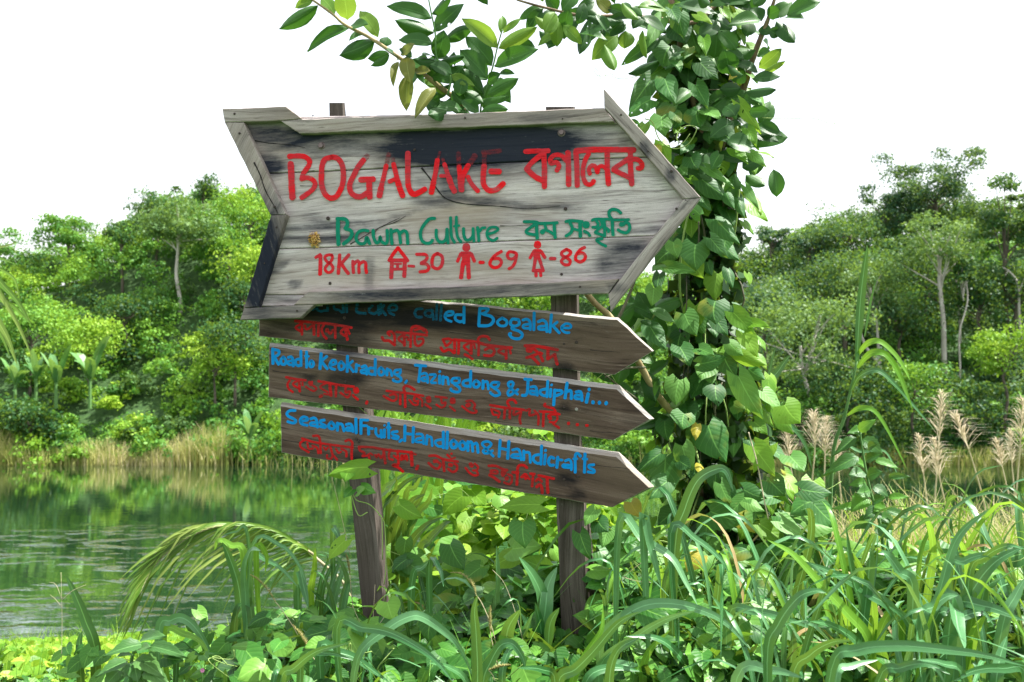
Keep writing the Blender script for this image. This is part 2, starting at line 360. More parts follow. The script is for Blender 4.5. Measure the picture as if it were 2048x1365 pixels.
# ------------------------------------------------------------------ trees one can tell apart
def hit(px, py, up=1.2):
    for Y in np.arange(67.0, 99, .5):
        if P(px, py, Y).z <= gz1(P(px, py, Y).x, Y)+up: return float(Y)
    return 96.0
def tree(label, px, py_top, py_base, wpx, Y, mat, trunk='trunk_dark', tw=.22, flat=.6, lobes=16, per=150, lean=0, name='hill_tree', crown_h=None, group='trees on the far hills', lobe_r=.4, leaf=.3, trunk_top=None):
    Y = max(67.5, hit(px+lean, py_base)-.8); base = P(px+lean, py_base, Y); top = P(px, py_top, Y); w = wpx*1.28/F*Y
    ch = (crown_h/F*Y) if crown_h else w*.6
    cc = Vector((top.x, Y, top.z-ch*.55))
    t = thing(name, base, label, 'tree', group)
    r2 = np.random.default_rng(int(px*7+py_top))
    pts = [base+Vector((0, 0, -1.2)), base, base.lerp(cc, .35)+Vector((r2.uniform(-.25, .25), 0, 0)), base.lerp(cc, .7)+Vector((r2.uniform(-.3, .3), 0, 0)), cc]
    mb = MB(); tube(mb, catmull(pts, 4), tw, tw*.45, 7); mb.build('trunk', M[trunk], t, True)
    mb = MB()
    P_, O_, U_ = [], [], []
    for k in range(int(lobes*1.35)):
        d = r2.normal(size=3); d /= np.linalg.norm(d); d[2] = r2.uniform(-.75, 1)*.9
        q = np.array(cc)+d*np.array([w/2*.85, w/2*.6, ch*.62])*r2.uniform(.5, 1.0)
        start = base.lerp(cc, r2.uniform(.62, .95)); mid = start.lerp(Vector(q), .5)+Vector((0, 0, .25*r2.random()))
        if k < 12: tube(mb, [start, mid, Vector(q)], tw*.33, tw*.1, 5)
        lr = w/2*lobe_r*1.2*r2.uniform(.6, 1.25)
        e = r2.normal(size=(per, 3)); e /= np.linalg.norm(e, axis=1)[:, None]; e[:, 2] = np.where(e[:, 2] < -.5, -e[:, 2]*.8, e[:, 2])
        P_.append(q+e*(r2.uniform(.35, 1.1, per)[:, None])*lr*np.array([1, 1, min(.95, flat+.25)])); O_.append(e); U_.append(np.full(per, r2.uniform(.25, .75))+e[:, 2]*.15+r2.uniform(-.12, .12, per))  # upper leaves of each lobe tinted lighter, as if lit from above
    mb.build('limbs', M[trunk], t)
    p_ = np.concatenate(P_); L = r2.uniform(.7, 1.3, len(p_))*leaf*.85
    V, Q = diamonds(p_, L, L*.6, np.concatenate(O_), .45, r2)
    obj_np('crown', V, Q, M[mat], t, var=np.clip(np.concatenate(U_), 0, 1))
    return t
tree('flat-topped tree standing alone on the left skyline', 140, 436, 560, 125, 94, 'f_mid', flat=.45, lobes=22, per=160, tw=.2, lobe_r=.27, crown_h=72)
tree('big spreading tree with a pale curved trunk on the left hill', 356, 410, 600, 170, 86, 'f_pale', 'trunk_pale', tw=.19, lobes=24, per=190, flat=.45, lobe_r=.28, crown_h=85, lean=4)
tree('dark high crown leaning left of the pale-trunked tree', 312, 372, 520, 86, 92, 'f_dark', tw=.15, lobes=12, per=90, flat=.5, lobe_r=.36, crown_h=75)
tree('small dark tree on the left ridge nearest the sign', 406, 358, 480, 62, 93, 'f_dark', tw=.14, lobes=9, per=100, flat=.6, lobe_r=.4, crown_h=50)
tree('round dark tree between the two tall left trees', 245, 447, 560, 66, 93, 'f_dark', tw=.14, lobes=8, per=100, crown_h=50)
tree('bright yellow-green tree beside the tail of the big arrow', 505, 480, 620, 130, 80, 'f_yellow', tw=.16, lobes=14, per=140, crown_h=110)
tree('tall sunlit tree on the upper slope behind the arrow tail', 500, 372, 520, 120, 92, 'f_yellow', tw=.16, lobes=14, per=140, crown_h=90)
tree('half-seen tree at the left edge of the skyline', -12, 452, 580, 90, 92, 'f_mid', tw=.14, lobes=10, per=90, flat=.4, lobe_r=.3, crown_h=70)
tree('rounded dark tree overhanging the left shore', 62, 800, 900, 120, 70, 'f_dark', tw=.1, lobes=12, per=140, crown_h=80)
tree('low bright tree on the slope under the board ends', 430, 700, 790, 110, 76, 'f_yellow', tw=.1, lobes=10, per=120, crown_h=60)
tree('dark leafy tree half way up the left slope', 250, 600, 690, 120, 80, 'f_dark', tw=.1, lobes=10, per=120, crown_h=60)
tree('shadowy tree just left of the narrow boards', 490, 560, 680, 80, 78, 'f_dark', tw=.1, lobes=9, per=120, crown_h=70)
tree('tall emergent tree with ragged crown high on the right ridge', 1868, 300, 480, 190, 96, 'f_teal', 'trunk_dark', tw=.26, lobes=34, per=190, flat=.5, lobe_r=.23, crown_h=165)
tree('lower ragged tree spreading left of the emergent tree', 1765, 370, 500, 110, 95, 'f_teal', 'trunk_dark', tw=.16, lobes=16, per=160, flat=.42, lobe_r=.24, crown_h=110)
tree('feathery tree with twin white trunks in the middle of the right hill', 1880, 425, 720, 180, 83, 'f_pale', 'trunk_pale', tw=.24, lobes=26, per=90, flat=.4, lobe_r=.25, crown_h=125, lean=8)
tree('airy tree against the sky at the right edge', 2008, 362, 690, 115, 88, 'f_dark', 'trunk_dark', tw=.2, lobes=24, per=140, flat=.5, lobe_r=.24, crown_h=160, lean=8)
tree('large pale-topped tree right of the vines with a bare lower trunk', 1600, 560, 862, 270, 76, 'f_pale', 'trunk_pale', tw=.2, lobes=32, per=110, flat=.5, lobe_r=.24, crown_h=240, lean=38)
tree('pale-flowering tree above the leaning reed', 1740, 510, 740, 130, 80, 'f_pale', 'trunk_pale', tw=.14, lobes=14, per=110, crown_h=120, lean=20)
tree('yellow-green bushy tree at the right edge above the lake', 2010, 650, 840, 150, 74, 'f_yellow', tw=.14, lobes=16, per=130, flat=.5, lobe_r=.3, crown_h=110)
tree('thin pale tree beside the twin white trunks', 1930, 520, 730, 50, 82, 'f_dark', 'trunk_pale', tw=.09, lobes=6, per=80, crown_h=50, lean=-10)
tree('small blue-green tree on the skyline next to the vines', 1545, 448, 560, 70, 95, 'f_teal', tw=.12, lobes=12, per=130, flat=.45, lobe_r=.3, crown_h=60)
tree('second blue-green tree along the skyline right of the vines', 1620, 462, 560, 100, 95, 'f_teal', tw=.14, lobes=16, per=140, flat=.45, lobe_r=.3, crown_h=60)
tree('spreading dark tree on the ridge under the emergent one', 1700, 430, 540, 130, 92, 'f_dark', tw=.15, lobes=14, per=110, crown_h=70)
tree('broad dark tree in the hollow of the right hill', 1800, 590, 720, 160, 80, 'f_dark', tw=.15, lobes=14, per=120, crown_h=100)
tree('leafy dark tree right of the white trunks', 1960, 560, 700, 120, 80, 'f_dark', tw=.15, lobes=14, per=120, crown_h=90)
tree('low green tree at the right shore', 1830, 720, 880, 140, 71, 'f_mid', tw=.12, lobes=14, per=130, crown_h=110)
tree('dark low tree by the right shore behind the plumes', 1930, 760, 900, 130, 70, 'f_dark', tw=.12, lobes=14, per=130, crown_h=100)
tree('huge dark tree filling the right slope under the skyline', 1690, 500, 700, 190, 80, 'f_dark', tw=.2, lobes=22, per=150, crown_h=150)
tree('dark tree at the right edge below the airy crown', 2030, 500, 700, 150, 80, 'f_dark', tw=.2, lobes=18, per=150, crown_h=150)
tree('shaded tree behind the white twin trunks', 1850, 500, 650, 170, 80, 'f_dark', tw=.2, lobes=20, per=150, crown_h=130)
tree('dark tree close beside the vine column on the far slope', 1530, 560, 760, 130, 80, 'f_teal', tw=.2, lobes=16, per=130, crown_h=140)
tree('dark rounded tree low behind the tall reed', 1700, 720, 880, 150, 80, 'f_dark', tw=.14, lobes=16, per=150, crown_h=120)
tree('mid-green tree low behind the second plume cluster', 1600, 790, 900, 120, 80, 'f_mid', tw=.12, lobes=14, per=130, crown_h=90)
tree('big sunlit tree on the left ridge right of the pale-trunked one', 455, 420, 560, 110, 80, 'f_mid', tw=.16, lobes=16, per=140, crown_h=110)
tree('dense dark tree below the arrow tail on the left slope', 470, 640, 780, 130, 80, 'f_dark', tw=.12, lobes=14, per=140, crown_h=90)
tree('bright bushy tree in the middle of the left slope', 180, 640, 780, 150, 80, 'f_yellow', tw=.12, lobes=16, per=140, crown_h=90)
tree('mid-green tree above the banana plants', 60, 620, 760, 130, 80, 'f_mid', tw=.12, lobes=14, per=140, crown_h=90)
# bare pale trunks
def bare(label, pts, Y, r, forks=()):
    b0 = P(*pts[0], Y); t = thing('bare_tree', b0, label, 'tree', 'trees on the far hills')
    mb = MB(); tube(mb, catmull([P(x, y, Y) for x, y in pts], 4), r, r*.5, 6); mb.build('trunk', M['trunk_pale'], t, True)
    for f in forks:
        mb = MB(); tube(mb, catmull([P(x, y, Y) for x, y in f], 3), r*.5, r*.15, 5); mb.build('branch', M['trunk_pale'], t, True)
bare('forked dead pale tree at the right edge', [(2042, 680), (2038, 620), (2036, 570), (2020, 545), (2004, 535)], 76, .12, [[(2038, 585), (2048, 560), (2060, 545)], [(2016, 543), (2008, 555)]])
bare('leaning pale trunk behind the tall reed', [(1768, 760), (1752, 720), (1732, 695), (1712, 640)], 74, .16)
bare('bare crooked trunk right of the white twin trunks', [(1921, 690), (1917, 600), (1910, 555), (1902, 540)], 78, .10, [[(1916, 590), (1924, 570)]])
# ------------------------------------------------------------------ reeds along the far shore
def blades_cloud(cx, cy, cz, hgt, wid, lean, rng, segs=2):
    n = len(cx); ang = rng.uniform(0, 6.283, n); dx, dy = np.cos(ang)*lean*hgt, np.sin(ang)*lean*hgt
    wx = rng.uniform(-1, 1, n); wy = rng.uniform(-1, 1, n)*.6; q = np.hypot(wx, wy)+1e-6; wx = wx/q*wid*.5; wy = wy/q*wid*.5
    rows = []
    for s in range(segs+1):
        t = s/segs; bend = t*t; f = (1-t*.85)
        X = cx+dx*bend; Y = cy+dy*bend; Z = cz+hgt*(t-.12*bend*abs(lean))
        rows.append(np.stack([np.stack([X-wx*f, Y-wy*f, Z], 1), np.stack([X+wx*f, Y+wy*f, Z], 1)], 1))
    V = np.stack(rows, 1).reshape(-1, 3)
    base = np.arange(n)*2*(segs+1)
    Q = np.concatenate([np.stack([base+2*s, base+2*s+1, base+2*s+3, base+2*s+2], 1) for s in range(segs)])
    return V, Q
r = np.random.default_rng(3); n = 13000
cx = r.uniform(-52, 14, n); dens = np.interp(1024+F*cx/67, [-400, 0, 440, 470, 620], [1, 1, 1, .25, .1]); keep = r.random(n) < dens; cx = cx[keep]; n = len(cx)
cy = r.uniform(65.6, 68.6, n)
hh = r.uniform(1.0, 2.8, n)*(0.75+0.38*np.sin(cx*.6+1)*np.sin(cx*.23))
V, Q = blades_cloud(cx, cy, np.full(n, WATER-.1), hh, .075, r.uniform(0, .6, n), r)
va = np.tile(np.clip(r.normal(.55, .25, n)+.2*np.sin(cx*.45), 0, 1), 2)
tag(obj_np('shore_reeds', V, Q, M['reed'], var=va), kind='stuff')
n = 3500; cx = r.uniform(14, 44, n); cy = r.uniform(65.8, 68, n)
V, Q = blades_cloud(cx, cy, np.full(n, WATER-.1), r.uniform(.5, 1.5, n), .1, r.uniform(0, .6, n), r)
tag(obj_np('shore_reeds', V, Q, M['reed'], var=np.tile(np.clip(r.normal(.35, .25, n), 0, 1), 2)), kind='stuff')
# bank growth at the foot of the far hill, down to the waterline
n = 26000; cx = r.uniform(-42, 44, n); cy = r.uniform(66.4, 70.5, n); cz = gz(cx, cy)+r.uniform(0, .9, n)*(.6+.6*np.sin(cx*.9))
V, Q = diamonds(np.stack([cx, cy, cz], 1), r.uniform(.18, .4, n), r.uniform(.12, .22, n), np.array([[0, -.5, .8]]), .5, r)
tag(obj_np('shore_growth', V, Q, M['f_mid'], var=np.clip(r.normal(.55, .25, n), 0, 1)), kind='stuff')
# banana plants
def banana(label, px, py, Y, s):
    s *= .8
    b0 = P(px, py, Y); t = thing('banana_plant', b0, label, 'banana plant', 'banana plants at the foot of the hill')
    mb = MB(); tube(mb, [b0+Vector((0, 0, -.6)), b0+Vector((0, 0, s*.5))], .14, .1, 6); mb.build('stem', M['stemgreen'], t)
    for k in range(7):
        a = k*2.4+px; dr = Vector((math.cos(a)*.62, math.sin(a)*.4, 0)); up = random.uniform(1.0, 1.75)
        st = b0+Vector((0, 0, s*.45)); pts = [st+dr*s*.75*u+Vector((0, 0, s*(up*u-0.55*u*u))) for u in (0, .25, .5, .75, 1)]
        side = dr.cross(Vector((0, 0, 1))).normalized()+Vector((0, 0, .4)); mb = MB(); vs = []; uv = []
        for i, p_ in enumerate(pts):
            w = s*.13*[.25, .9, 1, .8, .1][i]
            vs += [p_-side*w, p_, p_+side*w]; uv += [(0, i/4), (.5, i/4), (1, i/4)]
        fs = []
        for i in range(4): fs += [(3*i, 3*i+1, 3*i+4, 3*i+3), (3*i+1, 3*i+2, 3*i+5, 3*i+4)]
        mb.add(vs, fs, uv); mb.build('leaf', M['banana'], t)
banana('banana plant nearest the left edge of the lake shore', 30, 800, 68, 2.6)
banana('banana plant second from the left above the reeds', 72, 785, 69, 2.5)
banana('banana plant in the middle of the left group', 112, 800, 68.5, 3.0)
banana('tall banana plant rightmost of the left group', 180, 800, 68.5, 3.6)
banana('banana plant on the shore below the arrow tail', 500, 905, 66.5, 2.6)
# ================================================================== the signpost
SA = math.radians(9.0); SN = Vector((math.sin(SA), math.cos(SA), 0)); SU = Vector((math.cos(SA), -math.sin(SA), 0))
SD = 2.8
CP = Vector((0, 0, CAMZ))
def S(px, py, off=0.0):
    d = ray(px, py); t = (SD*math.cos(SA)+off)/SN.dot(d)
    return CP + d*t
def suv(p): return (p.dot(SU), p.z)
def wood_mat(name, ca, cb, cc, grain=1.0, rough=0.8, stain_col=(0.010, 0.015, 0.030), lichen=0.45, warm=None):
    m, nt = newmat(name); g = N(nt)
    uv = g.node('ShaderNodeUVMap').outputs[0]
    wob = g.math('MULTIPLY', g.noise(g.mapping(uv, (1.3, 1.9, 1)), 1.0, 2, 0.5), 5.0)
    sp = g.node('ShaderNodeSeparateXYZ'); g.link(uv, sp.inputs[0])
    v2 = g.math('ADD', sp.outputs[1], g.math('MULTIPLY', wob, 0.022))
    cm = g.node('ShaderNodeCombineXYZ'); g.link(sp.outputs[0], cm.inputs[0]); g.link(v2, cm.inputs[1])
    gv = cm.outputs[0]
    n_f = g.noise(g.mapping(gv, (4.5, 120, 1)), 1.0, 6, 0.75)
    n_m = g.noise(g.mapping(gv, (1.6, 22, 1)), 1.0, 5, 0.62)
    n_c = g.noise(g.mapping(uv, (2.2, 5, 1), loc=(3, 1, 0)), 1.0, 4, 0.6)
    n_s = g.noise(g.mapping(uv, (500, 900, 1)), 1.0, 2, 0.6)
    c = g.ramp(n_m, [(0.28, ca), (0.5, cb), (0.72, cc)])
    c = g.mix(g.math('MULTIPLY', g.math('SUBTRACT', n_f, 0.50, True), 5.5*grain, True), c, tuple(x*0.55 for x in ca))
    c = g.mix(g.math('MULTIPLY', g.math('SUBTRACT', 0.44, n_f, True), 5.0*grain, True), c, tuple(min(.86, x*1.12) for x in cc))
    n_k = g.noise(g.mapping(gv, (14, 260, 1), loc=(4, 4, 0)), 1.0, 3, 0.6); c = g.mix(g.math('MULTIPLY', g.math('SUBTRACT', n_k, 0.60, True), 9.0, True), c, tuple(x*0.35 for x in ca))
    c = g.mix(g.math('MULTIPLY', g.math('SUBTRACT', n_c, 0.46, True), 3.0, True), c, warm or (0.30, 0.235, 0.17))
    c = g.mix(g.math('MULTIPLY', g.math('SUBTRACT', n_s, 0.45, True), 2.2, True), c, tuple(x*0.45 for x in cb))
    a = g.node('ShaderNodeAttribute', attribute_name='stain')
    n_st = g.noise(g.mapping(gv, (6, 34, 1), loc=(9, 2, 0)), 1.0, 7, 0.72)
    st = g.math('ADD', a.outputs['Fac'], g.math('MULTIPLY', g.math('SUBTRACT', n_st, 0.5), 1.3))
    st = g.math('MULTIPLY', g.math('SUBTRACT', st, 0.20, True), 1.35, True)
    c = g.mix(g.math('MULTIPLY', st, 0.97), c, stain_col)
    n_l = g.noise(g.mapping(uv, (60, 110, 1), loc=(1, 7, 0)), 1.0, 4, 0.7)
    li = g.math('MULTIPLY', g.math('SUBTRACT', n_l, 0.64, True), 9*lichen, True)
    c = g.mix(g.math('MULTIPLY', li, 0.55), c, (0.36, 0.37, 0.37))
    p = g.node('ShaderNodeBsdfPrincipled'); g.link(c, p.inputs['Base Color']); p.inputs['Roughness'].default_value = rough
    p.inputs['Specular IOR Level'].default_value = 0.12
    hh = g.math('ADD', g.math('MULTIPLY', n_f, 0.5), g.math('MULTIPLY', n_m, 0.7))
    b = g.node('ShaderNodeBump'); b.inputs['Strength'].default_value = 0.6; b.inputs['Distance'].default_value = 0.0025
    g.link(hh, b.inputs['Height']); g.link(b.outputs[0], p.inputs['Normal']); out(nt, p.outputs[0]); return m
M['plank'] = wood_mat('weathered_plank', (0.30, 0.25, 0.245), (0.60, 0.535, 0.53), (0.82, 0.75, 0.745), warm=(0.40, 0.31, 0.235))
M['rail'] = wood_mat('weathered_rail', (0.20, 0.168, 0.155), (0.40, 0.345, 0.32), (0.61, 0.55, 0.52), lichen=0.9)
M['board'] = wood_mat('brown_board', (0.050, 0.032, 0.024), (0.125, 0.086, 0.066), (0.28, 0.215, 0.175), stain_col=(0.012, 0.011, 0.012), warm=(0.15, 0.11, 0.075), lichen=0.35)
M['board_edge'] = wood_mat('pale_edge', (0.24, 0.22, 0.20), (0.40, 0.375, 0.35), (0.55, 0.52, 0.50))  # paler tone for the sides of the narrow boards
M['post'] = wood_mat('grey_post', (0.045, 0.036, 0.030), (0.11, 0.090, 0.076), (0.23, 0.20, 0.175), stain_col=(0.012, 0.012, 0.013), warm=(0.10, 0.085, 0.07))
def paint_mat(name, col, col2, wear):
    m, nt = newmat(name); g = N(nt)
    tc = g.node('ShaderNodeUVMap').outputs[0]
    n1 = g.noise(g.mapping(tc, (26, 60, 1)), 1.0, 5, 0.65); n2 = g.noise(g.mapping(tc, (14, 14, 1)), 1.0, 2)
    c = g.mix(g.math('MULTIPLY', g.math('SUBTRACT', n2, 0.36, True), 4.0, True), col, col2)
    nf = g.noise(g.mapping(tc, (30, 500, 1)), 1.0, 3, 0.7)
    c = g.mix(g.math('MULTIPLY', g.math('SUBTRACT', nf, 0.5, True), 1.3, True), c, tuple(x*0.45 for x in col2))
    p = g.node('ShaderNodeBsdfPrincipled'); g.link(c, p.inputs['Base Color']); p.inputs['Roughness'].default_value = 0.55; p.inputs['Specular IOR Level'].default_value = 0.15
    t = g.node('ShaderNodeBsdfTransparent'); mx = g.node('ShaderNodeMixShader')
    f = g.math('ADD', g.math('MULTIPLY', g.math('SUBTRACT', g.noise(g.mapping(tc, (20, 140, 1)), 1.0, 5, 0.72), 0.5), 2.4 if wear > -.1 else 1.2), wear, True)
    g.link(f, mx.inputs[0]); g.link(p.outputs[0], mx.inputs[1]); g.link(t.outputs[0], mx.inputs[2]); out(nt, mx.outputs[0]); return m
M['red'] = paint_mat('red_paint', (0.86, 0.002, 0.008), (0.58, 0.030, 0.045), 0.06)
M['red_faded'] = paint_mat('faded_red_paint', (0.30, 0.02, 0.03), (0.22, 0.03, 0.04), 0.62)
M['red_low'] = paint_mat('worn_red_paint', (0.62, 0.006, 0.008), (0.38, 0.016, 0.016), 0.10)
M['green'] = paint_mat('green_paint', (0.0, 0.24, 0.14), (0.0, 0.20, 0.12), -0.15)
M['blue'] = paint_mat('blue_paint', (0.0, 0.28, 0.72), (0.0, 0.23, 0.60), -0.15)
M['blue_dark'] = paint_mat('shaded_dirty_blue_paint', (0.0, 0.10, 0.20), (0.0, 0.07, 0.14), 0.12)  # darker copy of the blue: shade under the big arrow and grime painted in
def plain(name, c, rough=0.7, metal=0.0):
    m, nt = newmat(name); g = N(nt); tc = g.node('ShaderNodeTexCoord').outputs['Object']
    n = g.noise(tc, 180, 3); cc = g.mix(n, tuple(x*0.6 for x in c), tuple(min(1, x*1.4) for x in c))
    p = g.node('ShaderNodeBsdfPrincipled'); g.link(cc, p.inputs['Base Color']); p.inputs['Roughness'].default_value = rough; p.inputs['Metallic'].default_value = metal
    out(nt, p.outputs[0]); return m
M['nail'] = plain('rusty_iron', (0.05, 0.035, 0.03), 0.7, 0.3); M['bolt'] = plain('weathered_bolt', (0.20, 0.15, 0.15), 0.55, 0.5)
M['crack'] = plain('dark_crack', (0.012, 0.010, 0.010), 0.95); M['resin'] = plain('crusty_resin', (0.80, 0.50, 0.18), 0.8)

sign = thing('arrow_signpost', S(925, 1290, 0.03), 'weathered wooden signpost with one big red-lettered arrow and three narrow arrow boards', 'signpost')
SL = Vector(sign.location)
# stain blobs in photo coordinates: x, y, rx, ry, strength, slope
ST_TOP = [(980, 292, 190, 40, 1.2, -.04), (890, 296, 140, 40, 1.0, 0), (640, 268, 170, 18, .9, -.03), (880, 262, 100, 24, .9, 0), (620, 275, 140, 26, .75, 0), (530, 330, 42, 22, .9, 0),
 (700, 298, 110, 22, .55, 0), (1120, 252, 110, 16, .5, 0), (1235, 290, 90, 9, .6, -.25), (520, 262, 60, 18, .8, 0), (905, 372, 30, 34, .75, 0), (870, 404, 50, 9, .75, 0),
 (960, 402, 70, 9, .75, .1), (1080, 414, 90, 7, .7, .06), (1245, 520, 55, 36, .75, -.3), (738, 545, 12, 30, .6, 0), (650, 452, 90, 8, .75, -.1), (640, 478, 80, 9, .8, 0),
 (770, 446, 70, 9, .5, -.35), (1310, 458, 60, 8, .6, -.1), (556, 535, 22, 10, .7, -.5), (590, 568, 14, 8, .7, 0), (625, 432, 30, 5, .6, 0), (1130, 400, 60, 12, .35, 0),
 (845, 380, 16, 40, .35, 0), (1150, 545, 60, 10, .4, 0), (850, 545, 20, 40, .3, 0), (560, 600, 50, 8, .7, 0)]
ST_RAIL = [(520, 520, 50, 110, 1.0, 0), (850, 587, 220, 12, .75, -.03), (1100, 580, 120, 10, .6, 0), (560, 625, 60, 14, .5, 0), (1095, 236, 60, 10, .5, 0),
 (1290, 300, 12, 20, .7, 0), (1340, 350, 10, 16, .7, 0), (560, 270, 60, 8, .4, 0), (1230, 575, 20, 10, .6, 0), (1365, 415, 40, 8, .5, -.6), (550, 415, 14, 16, .6, 0), (760, 236, 60, 6, .35, 0)]
ST_SHADE_LOW = [(690, 640, 60, 80, .75, 0), (690, 760, 40, 18, .8, 0), (620, 757, 20, 6, .8, 0), (715, 920, 18, 22, .8, 0), (1128, 735, 18, 10, .8, 0), (1130, 815, 14, 10, .8, 0), (1150, 778, 20, 6, .8, 0),
 (1130, 960, 24, 12, .9, 0), (1155, 990, 18, 8, .9, 0), (1180, 650, 60, 6, .5, 0), (760, 625, 260, 26, .95, .09), (1270, 835, 30, 20, .4, 0), (560, 660, 40, 14, .6, 0), (715, 855, 16, 40, .5, 0), (900, 640, 60, 6, .4, 0)]  # wide flat blob: shade and grime below the big arrow put into colour
def px_of(p):
    d = Vector(p)-CP; z = d.z*_cp - d.y*_sp; y = d.y*_cp + d.z*_sp
    return 1024+F*d.x/y, 682.5-F*z/y
def stain_at(p, blobs):
    x, y = px_of(p); s = 0
    for bx, by, rx, ry, k, sl in blobs:
        dy = y-by-(x-bx)*sl; q = ((x-bx)/rx)**2+(dy/ry)**2
        if q < 5: s = max(s, k*min(1, 1.7*math.exp(-q*0.9)))
    return s
def prism(name, px, off, th, mat, blobs, parent=None, back_px=None, step=0.014, ang=0.0, bevel=0.0025, edge_mat=None, wav=0.0):
    """board with the given outline (photo points unprojected onto the sign plane), real thickness, chamfered front edge"""
    fr = [S(x, y, off) for x, y in px]
    c = sum(fr, Vector())/len(fr)
    bm = bmesh.new()
    # order so that the normal looks at the camera
    nrm = Vector();
    for i in range(len(fr)): nrm += (fr[i]-c).cross(fr[(i+1) % len(fr)]-c)
    rev = nrm.dot(-SN) < 0
    if rev: fr = fr[::-1]; back_px = back_px[::-1] if back_px else None
    inner = []
    k = len(fr)
    for i in range(k):
        a, b, d = fr[i-1], fr[i], fr[(i+1) % k]
        e1 = (b-a).normalized(); e2 = (d-b).normalized()
        n1 = (-SN).cross(e1); n2 = (-SN).cross(e2); q = (n1+n2); q = q/max(0.35, q.length_squared/2)
        inner.append(b+q*bevel)
    vi = [bm.verts.new(p-SL) for p in inner]
    vo = [bm.verts.new(p-SL+SN*bevel) for p in fr]
    if back_px:
        fb = [S(x, y, off+0.014) for x, y in back_px]
        vm = [bm.verts.new(p-SL) for p in fb]; vb = [bm.verts.new(p-SL+SN*(th-0.014)) for p in fb]
        rings = [vi, vo, vm, vb]
    else:
        vb = [bm.verts.new(p-SL+SN*th) for p in fr]; rings = [vi, vo, vb]
    front = bm.faces.new(vi)
    side = []
    for r0, r1 in zip(rings, rings[1:]):
        for i in range(k): side.append(bm.faces.new((r0[(i+1) % k], r0[i], r1[i], r1[(i+1) % k])))
    bm.faces.new(vb[::-1])
    if edge_mat is not None:
        for f in side: f.material_index = 1
    us = [(p-c).dot(SU) for p in fr]; zs = [p.z-c.z for p in fr]
    for ax, lo, hi in ((SU, min(us), max(us)), (Vector((0, 0, 1)), min(zs), max(zs))):
        n = int((hi-lo)/step)
        for i in range(1, n):
            geom = bm.faces[:]+bm.edges[:]+bm.verts[:]
            bmesh.ops.bisect_plane(bm, geom=geom, plane_co=(c-SL)+ax*(lo+(hi-lo)*i/n), plane_no=ax)
    if wav:
        for v in bm.verts:
            w_ = v.co.dot(SU); h_ = v.co.z; v.co.z += wav*(math.sin(w_*31+off*300)*.6+math.sin(w_*83+1)*.4+math.sin(w_*190)*.25); v.co += SU*wav*.5*math.sin(h_*120+w_)
    bm.normal_update()
    uvl = bm.loops.layers.uv.new('UVMap'); ca, sa = math.cos(ang), math.sin(ang)
    ou, ov = random.uniform(0, 9), random.uniform(0, 9)
    for f in bm.faces:
        for l in f.loops:
            w = l.vert.co+SL; u, v = w.dot(SU), w.z+(w.dot(SN))*1.0
            l[uvl].uv = (u*ca+v*sa+ou, -u*sa+v*ca+ov)
    sl = bm.verts.layers.float.new('stain')
    for v in bm.verts: v[sl] = stain_at(v.co+SL, blobs)
    me = bpy.data.meshes.new(name); bm.to_mesh(me); bm.free(); me.materials.append(mat)
    if edge_mat is not None: me.materials.append(edge_mat)
    o = bpy.data.objects.new(name, me); return link(o, sign if parent is None else parent)
OFP, OFF = -0.045, -0.070
p1 = prism('plank', [(468, 236), (1212, 222), (1305, 313.5), (1100, 320.5), (840, 332.6), (700, 340), (507, 347.6)], OFP, .022, M['plank'], ST_TOP, ang=math.radians(1.5)); p1['label'] = 'top plank stained blue-black'
prism('plank', [(508, 349.2), (700, 341.6), (840, 334.6), (1100, 322), (1306, 315), (1385, 397), (1310, 471.3), (820, 489.4), (527, 498.7), (548, 430)], OFP+.0015, .022, M['plank'], ST_TOP, ang=math.radians(2))
prism('plank', [(526, 500.2), (820, 490.7), (1309, 472.6), (1226, 583), (900, 591), (507, 589.6)], OFP-.001, .022, M['plank'], ST_TOP, ang=math.radians(1.5))
prism('plank', [(508, 591), (640, 591), (640, 612), (500, 613)], OFP+.001, .022, M['plank'], ST_TOP)
FR = [([(444, 218), (571, 213), (604, 238), (560, 242), (449, 245)], -2), ([(449, 245.5), (487, 245), (572.5, 430.3), (541, 430.8)], 68),
 ([(541, 431.6), (572.5, 431), (516, 614), (488, 616)], 106), ([(488, 617), (629, 608.5), (600, 637), (480, 640)], 0),
 ([(616, 583), (900, 574.5), (1238, 557.5), (1216, 587), (900, 599), (587, 610.5)], 2), ([(560.6, 242.6), (605, 238.6), (900, 228), (1208, 215.6), (1228, 243), (900, 256), (599, 267.5)], 2.5),
 ([(1207, 176), (1402, 395.3), (1366.5, 398), (1209, 215)], -48), ([(1367, 398.8), (1402, 396), (1221, 623), (1217, 588)], 52)]
for i, (q, a) in enumerate(FR):
    prism('frame_rail', q, OFF+(.0012 if i % 2 else 0), .0245, M['rail'], ST_RAIL, ang=math.radians(a), bevel=0.002, wav=.0009)
LOW = [('arrow_board', [(518, 572), (900, 608), (1235, 640), (1305, 703), (1230, 750), (918, 716), (518, 673)], [(519, 567), (900, 604.5), (1237, 636), (1307.5, 702), (1230, 750), (918, 716), (518, 673)], -5.4, 'highest narrow arrow board, half hidden under the big arrow'),
 ('arrow_board', [(538, 692), (920, 741), (1233.5, 779), (1300, 839), (1227, 881), (920, 838), (537, 795)], [(540, 686), (920, 730.5), (1238, 771.5), (1308, 838), (1227, 881), (920, 838), (537, 795)], -7, 'middle narrow arrow board'),
 ('arrow_board', [(561, 812.5), (920, 869), (1232.5, 914), (1299, 975.5), (1226, 1015), (920, 964), (563, 906)], [(563, 805.5), (920, 857.5), (1238, 906), (1308, 974), (1226, 1015), (920, 964), (563, 906)], -8.7, 'lowest narrow arrow board')]
